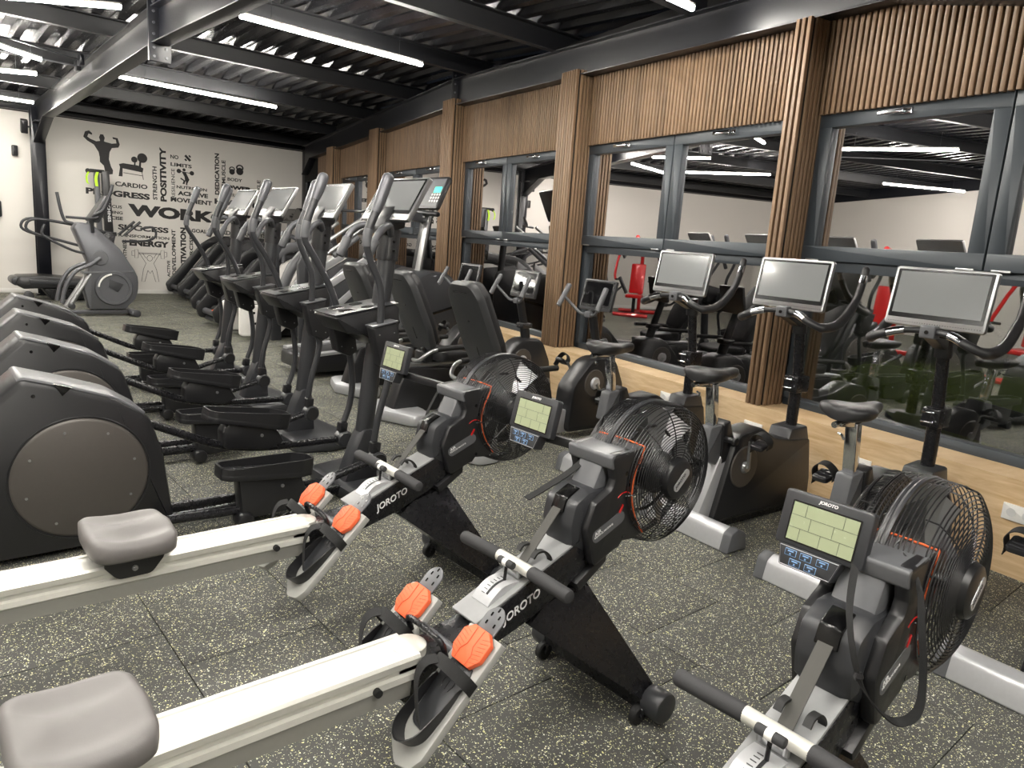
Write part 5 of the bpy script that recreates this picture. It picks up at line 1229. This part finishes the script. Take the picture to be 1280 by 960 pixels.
# ================================================================== machines at the back of the hall
def far_trainer():
    t = empty('cross_trainer', (2.30, 12.27, 0), 0, 'grey front drive cross trainer standing apart in front of the lettered wall', 'cross trainer')
    X = -2.30
    MB().prism([(2.05 + X, 1.27, 0.05), (2.12 + X, 1.36, 0.04), (2.30 + X, 1.34, 0.1), (2.66 + X, 1.0, 0.3), (2.90 + X, 0.60, 0.3), (2.88 + X, 0.28, 0.3), (2.70 + X, 0.10, 0.1), (2.22 + X, 0.10, 0.03), (2.16 + X, 0.40), (2.24 + X, 0.75, 0.1)], -0.12, 0.12, 0.03).build('drive_housing', GRM, t)
    MB().prism([(2.16 + X, 0.62), (2.84 + X, 0.66), (2.84 + X, 0.69), (2.16 + X, 0.65)], -0.125, 0.125, 0.002).build('trim_band', MGR, t)
    for sy in (-1, 1):
        fc = MB().lathe([(0, 0.012), (0.20, 0.012), (0.205, 0.03), (0.245, 0.03), (0.26, 0.0)], (2.55 + X, sy * 0.12, 0.42), (0, sy, 0), 44).build('flywheel_cover', GRM, t)
        MB().tube([(2.55 + X + 0.205 * math.cos(a), sy * 0.153, 0.42 + 0.205 * math.sin(a)) for a in [1.7 + 0.15 * k for k in range(10)]], 0.013, 6).build('white_arc', WHT, fc)
        MB().prism([(2.50 + X, 0.55), (2.68 + X, 0.48), (2.60 + X, 0.36), (2.48 + X, 0.44)], *sorted((sy * 0.13, sy * 0.142)), 0.002).build('badge', DGR, fc)
        MB().lathe([(0, 0.02), (0.10, 0.02), (0.11, 0.0)], (2.38 + X, sy * 0.12, 0.86), (0, sy, 0), 32).build('crank_disc', MGR, t)
        MB().tube(smooth_path([(2.38 + X, sy * 0.15, 0.86), (2.24 + X, sy * 0.18, 0.76), (2.05 + X, sy * 0.20, 0.66), (1.92 + X, sy * 0.2, 0.45), (1.86 + X, sy * 0.2, 0.20)], 4), 0.028, 12).build('drive_arm', GRM, t)
        MB().tube([(1.95 + X, sy * 0.09, 0.12), (2.26 + X, sy * 0.09, 0.62)], 0.035, 10).build('ramp_rail', STL, t)
        MB().prism([(1.40 + X, 0.10, 0.03), (1.75 + X, 0.13, 0.03), (1.80 + X, 0.20, 0.02), (1.42 + X, 0.16, 0.02)], *sorted((sy * 0.12, sy * 0.27)), 0.01).build('pedal', BLK, t)
        MB().cyl((1.98 + X, sy * 0.16, 0.16), (1.98 + X, sy * 0.24, 0.16), 0.045, 16, bev=0.01).build('roller', DGR, t)
        MB().tube(smooth_path([(2.16 + X, sy * 0.14, 1.20), (2.12 + X, sy * 0.2, 1.32), (2.02 + X, sy * 0.24, 1.36), (1.97 + X, sy * 0.24, 1.50), (1.93 + X, sy * 0.25, 1.76)] if sy > 0 else [(2.30 + X, -0.13, 1.22), (2.30 + X, -0.2, 1.45), (2.42 + X, -0.24, 1.55), (2.52 + X, -0.25, 1.80), (2.55 + X, -0.25, 1.92)], 5), 0.022, 12).build('swing_arm', DGR, t)
    MB().tube(smooth_path([(1.95 + X, -0.22, 1.42), (2.25 + X, -0.24, 1.42), (2.36 + X, -0.24, 1.45)], 4), 0.018, 10).tube(smooth_path([(1.70 + X, -0.2, 1.30), (1.66 + X, -0.2, 1.18), (1.74 + X, -0.2, 1.10), (2.02 + X, -0.16, 0.96), (2.18 + X, -0.12, 0.92)], 4), 0.018, 10).build('side_handle', DGR, t)
    MB().prism([(2.24 + X, 1.38, 0.03), (2.50 + X, 1.78, 0.03), (2.56 + X, 1.72, 0.03), (2.38 + X, 1.36, 0.03)], -0.17, 0.17, 0.01).build('console', DGR, t)
    MB().tube([(2.24 + X, 0, 1.25), (2.34 + X, 0, 1.45)], 0.04, 12).build('console_mast', DGR, t)
    MB().box((2.10 + X, 0, 0.055), (1.35, 0.10, 0.06), 0.015).box((2.80 + X, 0, 0.06), (0.10, 0.55, 0.07), 0.02).box((1.45 + X, 0, 0.05), (0.10, 0.55, 0.07), 0.02).build('base_frame', GRM, t)
    MB().cyl((2.82 + X, -0.30, 0.055), (2.82 + X, -0.22, 0.055), 0.055, 18, bev=0.01).build('transport_wheel', DGR, t)
far_trainer()
def back_treadmill():
    t = empty('treadmill', (2.35, 14.55, 0), 0, 'black low treadmill against the white wall beside the steel column', 'treadmill')
    MB().prism([(-0.80, 0.27, 0.06), (-0.74, 0.40, 0.05), (-0.4, 0.42), (0.9, 0.34), (0.9, 0.22), (-0.2, 0.22), (-0.68, 0.20, 0.05)], -0.30, 0.30, 0.03).build('running_deck', BLK, t)
    for sy in (-1, 1): MB().prism([(-0.60, 0.36, 0.02), (0.85, 0.31, 0.02), (0.85, 0.25, 0.02), (-0.60, 0.29, 0.02)], *sorted((sy * 0.29, sy * 0.325)), 0.006).build('side_rail', DGR, t)
    MB().prism([(-0.40, 0.20), (0.80, 0.22), (0.7, 0.02), (-0.28, 0.02)], -0.2, 0.2, 0.01).build('lift_base', BLKM, t)
    g = MB().cyl((-0.62, -0.33, 0.09), (-0.62, -0.25, 0.09), 0.075, 20, bev=0.01); g.build('rear_wheel', DGR, t)
    MB().cyl((-0.77, -0.25, 0.32), (-0.77, 0.25, 0.32), 0.07, 20, bev=0.01).build('end_roller', DGR, t)
    MB().prism([(0.25, 0.32), (0.55, 1.20), (0.72, 1.20), (0.50, 0.32)], -0.28, -0.22, 0.01).prism([(0.25, 0.32), (0.55, 1.20), (0.72, 1.20), (0.50, 0.32)], 0.22, 0.28, 0.01).build('upright', BLKM, t)
    for sy in (-1, 1):
        MB().tube(smooth_path([(0.6, sy * 0.26, 1.18), (0.1, sy * 0.28, 1.28), (-0.45, sy * 0.28, 1.34), (-0.60, sy * 0.28, 1.24), (-0.52, sy * 0.28, 1.12), (0.0, sy * 0.28, 0.98), (0.5, sy * 0.27, 0.85)], 4), 0.022, 10).build('hand_rail', DGR, t)
        MB().tube([(0.85, sy * 0.2, 1.15), (1.12, sy * 0.2, 1.40)], 0.022, 10).build('front_grip', BLK, t)
    MB().tube(smooth_path([(0.8, -0.28, 1.05), (1.2, -0.28, 1.08), (1.35, -0.28, 1.18), (1.3, -0.28, 1.32), (1.1, -0.28, 1.28)], 4), 0.02, 10).build('front_rail', DGR, t)
back_treadmill()
tw = empty('training_tower', (3.06, 15.35, 0), 0, 'tall grey and black training tower with neon yellow straps on top', 'training tower')
MB().prism([(-0.06, 0.0), (0.02, 0.0), (-0.02, 2.22, 0.01), (-0.10, 2.22, 0.01)], -0.06, 0.06, 0.006).build('grey_post', GRM, tw)
MB().prism([(0.04, 0.9, 0.01), (0.18, 0.9, 0.01), (0.13, 2.26, 0.01), (0.01, 2.26, 0.01)], -0.10, 0.0, 0.006).build('black_panel', BLK, tw)
text_mesh('MACHINES', 0.42, 0.05, basis((0.075, -0.103, 1.78), (0.02, 0, -1), (1, 0, 0)), 'panel_word', LOGO, tw, 0.02)
MB().box((-0.06, -0.02, 2.25), (0.24, 0.12, 0.06), 0.015).sphere((-0.20, -0.04, 2.24), 0.045, 10).build('top_bracket', BLK, tw)
MB().strip(smooth_path([(-0.20, -0.09, 2.22), (-0.235, -0.10, 2.14), (-0.23, -0.10, 2.04), (-0.20, -0.10, 2.01)]), (0.03, 0, 0), 0.006).build('neon_strap', NEON, tw)
MB().strip(smooth_path([(-0.06, -0.10, 2.23), (-0.09, -0.11, 2.12), (-0.08, -0.11, 1.98)]), (0.045, 0, 0), 0.006).build('neon_strap', NEON, tw)
MB().box((0.0, 0, 0.03), (0.6, 0.5, 0.05), 0.01).build('base_plate', BLKM, tw)
MB().prism([(0.02, 0.0), (0.14, 0.0), (0.16, 0.92), (0.04, 0.92)], -0.05, 0.05, 0.006).build('lower_post', BLKM, tw)

def slope_machine():
    t = empty('treadmill', (0, 0, 0), 0, 'x', 'treadmill', 'dark treadmills in a row along the window wall')
    for sy in (-1, 1):
        y0, y1 = sorted((sy * 0.33, sy * 0.38))
        MB().prism([(-0.02, 0.10, 0.07), (-0.06, 0.26, 0.08), (0.62, 1.06, 0.15), (0.86, 1.22, 0.2), (1.60, 1.24, 0.1), (1.62, 1.12, 0.05), (0.94, 1.08, 0.15), (0.74, 0.96, 0.12), (0.22, 0.30, 0.1), (0.20, 0.08, 0.07)], y0, y1, 0.012).build('side_frame', BLK, t)
        MB().prism([(0.20, 0.12), (0.28, 0.36), (0.78, 0.96, 0.1), (1.0, 1.06, 0.1), (1.60, 1.10), (1.60, 0.06), (0.30, 0.06)], sy * 0.335 - 0.012, sy * 0.335 + 0.012, 0.002).build('side_panel', mat('charcoal_panel', (50, 50, 53), 0.45), t)
    MB().cyl((0.07, -0.34, 0.20), (0.07, 0.34, 0.20), 0.045, 18).build('rear_tube', GRM, t)
    MB().cyl((0.10, -0.34, 0.10), (0.10, 0.34, 0.10), 0.035, 16).build('lower_tube', DGR, t)
    MB().box((0.05, -0.16, 0.255), (0.05, 0.16, 0.012), 0.003, (0, -0.3, 0)).build('orange_tag', ORG, t)
    MB().prism([(0.12, 0.24), (0.16, 0.28), (1.45, 0.40), (1.45, 0.28), (0.3, 0.14)], -0.27, 0.27, 0.01).build('running_deck', RUB, t)
    MB().prism([(1.2, 0.2), (1.25, 1.0, 0.1), (1.70, 1.15, 0.1), (1.85, 0.8, 0.1), (1.85, 0.06)], -0.30, 0.30, 0.03).build('motor_hood', DGR, t)
    MB().tube([(1.55, 0, 1.05), (1.62, 0, 1.60)], 0.05, 14).build('console_mast', DGR, t)
    T = basis((1.60, 0, 1.70), (0, -1, 0), (0.4, 0, 0.9))
    screen(t, T, 0.5, 0.28, DGR, SCRD, bar=0.03)
    return t
sm = slope_machine()
for k, ((x, y), lb) in enumerate((((3.47, 10.78), 'nearest of the five dark treadmills with sloping side frames'), ((3.70, 11.80), 'second nearest dark treadmill with a sloping side frame'), ((3.98, 12.85), 'middle one of the five dark treadmills with sloping side frames'),
                                  ((4.10, 13.85), 'dark treadmill with sloping side frame, second from the lettered wall'), ((4.16, 14.85), 'dark treadmill with sloping side frame right against the lettered wall'))):
    o = sm if k == 0 else copy_tree(sm)
    o.location = (x, y, 0); o['label'] = lb
def white_machine():
    t = empty('curved_treadmill', (3.95, 9.78, 0), 0, 'white sided curved treadmill behind the cross trainer handles', 'treadmill')
    X = -3.95
    for sy in (-1, 1):
        y0, y1 = sorted((sy * 0.28, sy * 0.36))
        MB().prism([(3.44 + X, 0.05, 0.05), (3.44 + X, 0.46, 0.04), (3.80 + X, 0.46, 0.05), (3.98 + X, 0.52, 0.1), (4.28 + X, 0.98, 0.1), (4.60 + X, 1.14, 0.2), (5.25 + X, 1.12, 0.2), (5.40 + X, 0.60, 0.2), (5.2 + X, 0.08, 0.1), (4.6 + X, 0.10, 0.2), (4.20 + X, 0.28, 0.1), (3.95 + X, 0.05, 0.1)], y0, y1, 0.02).build('side_shell', WHT, t)
        MB().tube(smooth_path([(3.86 + X, sy * 0.35, 0.50), (3.98 + X, sy * 0.36, 0.62), (4.12 + X, sy * 0.36, 0.95), (4.34 + X, sy * 0.36, 1.18), (4.70 + X, sy * 0.36, 1.26)], 4), 0.07, 12).build('grey_arc', MGR, t)
        g = MB()
        for p in ((3.62, 0.36), (3.64, 0.22), (4.0, 0.36)): g.cyl((p[0] + X, y0 if sy < 0 else y1, p[1]), (p[0] + X, (y0 - 0.003) if sy < 0 else (y1 + 0.003), p[1]), 0.016, 12)
        g.build('bolt_hole', BEZ, t)
        MB().tube(smooth_path([(4.3 + X, sy * 0.33, 1.0), (4.28 + X, sy * 0.33, 1.3), (4.0 + X, sy * 0.33, 1.42)], 4), 0.03, 10).build('hand_rail', GRM, t)
    MB().prism([(3.50 + X, 0.40), (3.52 + X, 0.47), (4.2 + X, 0.36), (5.1 + X, 0.75), (5.2 + X, 0.70), (4.2 + X, 0.25)], -0.27, 0.27, 0.01).build('running_belt', RUB, t)
    MB().prism([(3.9 + X, 0.03), (5.3 + X, 0.03), (5.3 + X, 0.25), (4.2 + X, 0.25)], -0.25, 0.25, 0.01).build('lower_body', BLK, t)
    MB().tube([(5.0 + X, 0, 1.0), (4.85 + X, 0, 1.55)], 0.05, 12).build('console_mast', DGR, t)
    screen(t, basis((4.83 + X, 0, 1.62), (0, -1, 0), (0.4, 0, 0.9)), 0.4, 0.22, DGR, SCRD, bar=0.03)
white_machine()
def stair_machine():
    t = empty('stair_climber', (4.3, 8.55, 0), 0, 'stair climber with silver diagonal beams and grey hand rails', 'stair climber')
    X = -4.3
    for sy in (-1, 1):
        y = sy * 0.35
        MB().prism([(3.92 + X, 0.32), (4.62 + X, 0.92), (4.62 + X, 1.03), (3.92 + X, 0.43)], y - 0.03, y + 0.03, 0.006).prism([(3.95 + X, 0.72), (4.62 + X, 1.14), (4.62 + X, 1.24), (3.95 + X, 0.82)], y - 0.03, y + 0.03, 0.006).build('side_beam', SIL, t)
        MB().prism([(3.96 + X, 0.10, 0.05), (3.96 + X, 0.72), (4.70 + X, 1.16), (5.2 + X, 1.1, 0.1), (5.2 + X, 0.08, 0.05)], y - 0.02, y + 0.02, 0.004).build('side_panel', DGR, t)
        for k in range(2):
            MB().tube([(4.02 + X + 0.02 * k, sy * (0.40 + 0.0 * k), 1.22 + 0.16 * k), (4.56 + X + 0.02 * k, sy * 0.40, 1.60 + 0.14 * k)], 0.022, 12).build('hand_rail', STL, t)
        MB().tube([(4.10 + X, sy * 0.40, 1.20), (4.42 + X, sy * 0.40, 1.44)], 0.035, 12).build('rail_grip', MGR, t)
        MB().prism([(3.66 + X, 0.06, 0.02), (3.63 + X, 1.08), (3.70 + X, 1.26, 0.03), (3.82 + X, 1.36, 0.03), (3.82 + X, 1.28, 0.02), (3.76 + X, 1.16), (3.80 + X, 0.06, 0.02)], sy * 0.42 - 0.03, sy * 0.42 + 0.03, 0.015).build('upright', DGR, t)
    for k in range(5):
        MB().prism([(4.02 + X + 0.16 * k, 0.30 + 0.17 * k), (4.22 + X + 0.16 * k, 0.30 + 0.17 * k), (4.22 + X + 0.16 * k, 0.335 + 0.17 * k), (4.02 + X + 0.16 * k, 0.335 + 0.17 * k)], -0.30, 0.30, 0.004).build('step', MGR, t)
    g = [(4.10 + X + 0.055 * math.cos(a), -0.44 + a * 0.0 + 0.055 * math.sin(a), 0.14) for a in (0,)]
    for k in range(5):
        MB().ring((3.99 + X + 0.05 * k, -0.42, 0.27 - 0.03 * k), (0.86, 0, -0.5), 0.07, 0.013, 24, 8).build('spring_ring', SIL, t)
    MB().tube([(3.94 + X, -0.42, 0.30), (4.24 + X, -0.42, 0.12)], 0.05, 14).build('spring_core', BLK, t)
    MB().box((4.15 + X, -0.10, 0.05), (0.5, 0.6, 0.08), 0.02).build('base_frame', BLKM, t)
    screen(t, basis((4.95 + X, 0, 1.62), (0, -1, 0), (0.4, 0, 0.9)), 0.42, 0.24, DGR, SCRD, bar=0.03)
    MB().tube([(5.0 + X, 0, 1.0), (4.97 + X, 0, 1.55)], 0.05, 12).build('console_mast', DGR, t)
    MB().tube(smooth_path([(4.35 + X, 0.30, 1.75), (4.60 + X, 0.05, 1.76), (4.62 + X, -0.15, 1.76), (4.75 + X, -0.35, 1.86)], 4), 0.018, 10).build('front_rail', BLK, t)
stair_machine()
def hood_machine():
    t = empty('treadmill', (4.60, 7.12, 0), 0, 'treadmill with tall dark hood and a console lit green', 'treadmill')
    MB().prism([(-0.42, 0.30, 0.05), (-0.30, 1.00, 0.2), (0.0, 1.14, 0.2), (0.34, 1.10, 0.2), (0.42, 0.60, 0.2), (0.42, 0.04, 0.03), (-0.4, 0.04, 0.03)], -0.36, 0.36, 0.06).build('motor_hood', DGR, t)
    MB().prism([(-0.34, 0.55), (0.43, 0.75), (0.43, 0.78), (-0.34, 0.58)], -0.365, 0.365, 0.002).build('hood_seam', BEZ, t)
    MB().prism([(-1.45, 0.06, 0.04), (-1.45, 0.22, 0.05), (-0.3, 0.30), (-0.3, 0.06)], -0.33, 0.33, 0.02).build('running_deck', BLK, t)
    for sy in (-1, 1): MB().prism([(-1.42, 0.22), (-0.3, 0.30), (-0.3, 0.33), (-1.42, 0.25)], *sorted((sy * 0.24, sy * 0.33)), 0.004).build('side_rail', SIL, t)
    MB().box((0.02, -0.10, 1.38), (0.035, 0.10, 0.72), 0.008, (0, 0.16, 0)).build('silver_mast', STL, t)
    MB().box((0.09, 0.02, 1.40), (0.09, 0.12, 0.72), 0.01, (0, 0.16, 0)).build('black_mast', BLK, t)
    MB().cyl((0.02, -0.38, 1.75), (0.02, 0.32, 1.78), 0.028, 14, bev=0.008).build('cross_grip', BLK, t)
    MB().prism([(-0.13, 1.66), (0.10, 1.66), (0.07, 1.74), (-0.12, 1.78)], -0.10, 0.10, 0.01).build('mast_head', DGR, t)
    T = basis((0.17, 0.0, 2.0), (0, -1, 0), (0.42, 0, 0.91))
    cs = MB().prism([(-0.24, -0.20, 0.03), (0.24, -0.20, 0.03), (0.24, 0.20, 0.03), (-0.24, 0.20, 0.03)], -0.05, 0, 0.01, 'xy').build('console', BLK, t); cs.matrix_local = T
    MB().box((0.0, 0, 0.002), (0.42, 0.34, 0.003)).build('console_panel', MGR, cs)
    MB().box((0.12, 0.03, 0.005), (0.13, 0.07, 0.003), 0.001).build('green_display', emis('green_display', (40, 200, 140), 1.2), cs)
    for k in range(12):
        MB().cyl((0.05 + 0.05 * (k % 4), -0.03 - 0.04 * (k // 4), 0.004), (0.05 + 0.05 * (k % 4), -0.03 - 0.04 * (k // 4), 0.007), 0.014, 10).build('button', WHT, cs)
hood_machine()

# ================================================================== red strength machines left of the picture, mirrored in the windows
def red_machine(x, y, rz, lb):
    t = empty('strength_machine', (x, y, 0), rz, lb, 'strength machine', 'red plate loaded machines')
    MB().tube([(0, -0.5, 0.06), (0, 0.5, 0.06)], 0.045, 8).tube([(0, 0, 0.06), (1.3, 0, 0.06)], 0.045, 8).tube([(1.3, -0.4, 0.06), (1.3, 0.4, 0.06)], 0.045, 8).build('base_frame', RED, t)
    MB().tube([(0.1, 0, 0.06), (0.25, 0, 1.75), (0.9, 0, 1.85)], 0.045, 8).build('mast', RED, t)
    for sy in (-1, 1):
        MB().tube(smooth_path([(0.3, sy * 0.1, 1.70), (0.6, sy * 0.45, 1.5), (0.95, sy * 0.5, 1.0), (1.1, sy * 0.45, 0.85)], 4), 0.03, 8).build('press_arm', RED, t)
        MB().lathe([(0.03, -0.025), (0.21, -0.025), (0.225, -0.015), (0.225, 0.015), (0.21, 0.025), (0.03, 0.025)], (0.35, sy * 0.42, 1.55), (0, 1, 0), 28).build('weight_plate', BLK, t)
        MB().tube([(1.1, sy * 0.45, 0.85), (1.1, sy * 0.3, 0.85)], 0.02, 8).build('grip', RUB, t)
    MB().box((0.95, 0, 0.48), (0.38, 0.38, 0.08), 0.03).build('seat', RED, t)
    MB().box((0.70, 0, 0.88), (0.08, 0.34, 0.70), 0.03, (0, -0.15, 0)).build('back_pad', RED, t)
    MB().tube([(0.95, 0, 0.08), (0.95, 0, 0.45)], 0.04, 8).build('seat_post', BLKM, t)
    return t
red_machine(-0.7, 14.3, -0.9, 'red plate loaded press left of the picture, mirrored in the second window')
red_machine(-2.5, 8.3, -0.4, 'red plate loaded press left of the picture, nearer than the other')
red_machine(-2.9, 5.6, 0.0, 'red plate loaded press left of the camera, mirrored in the nearest window')
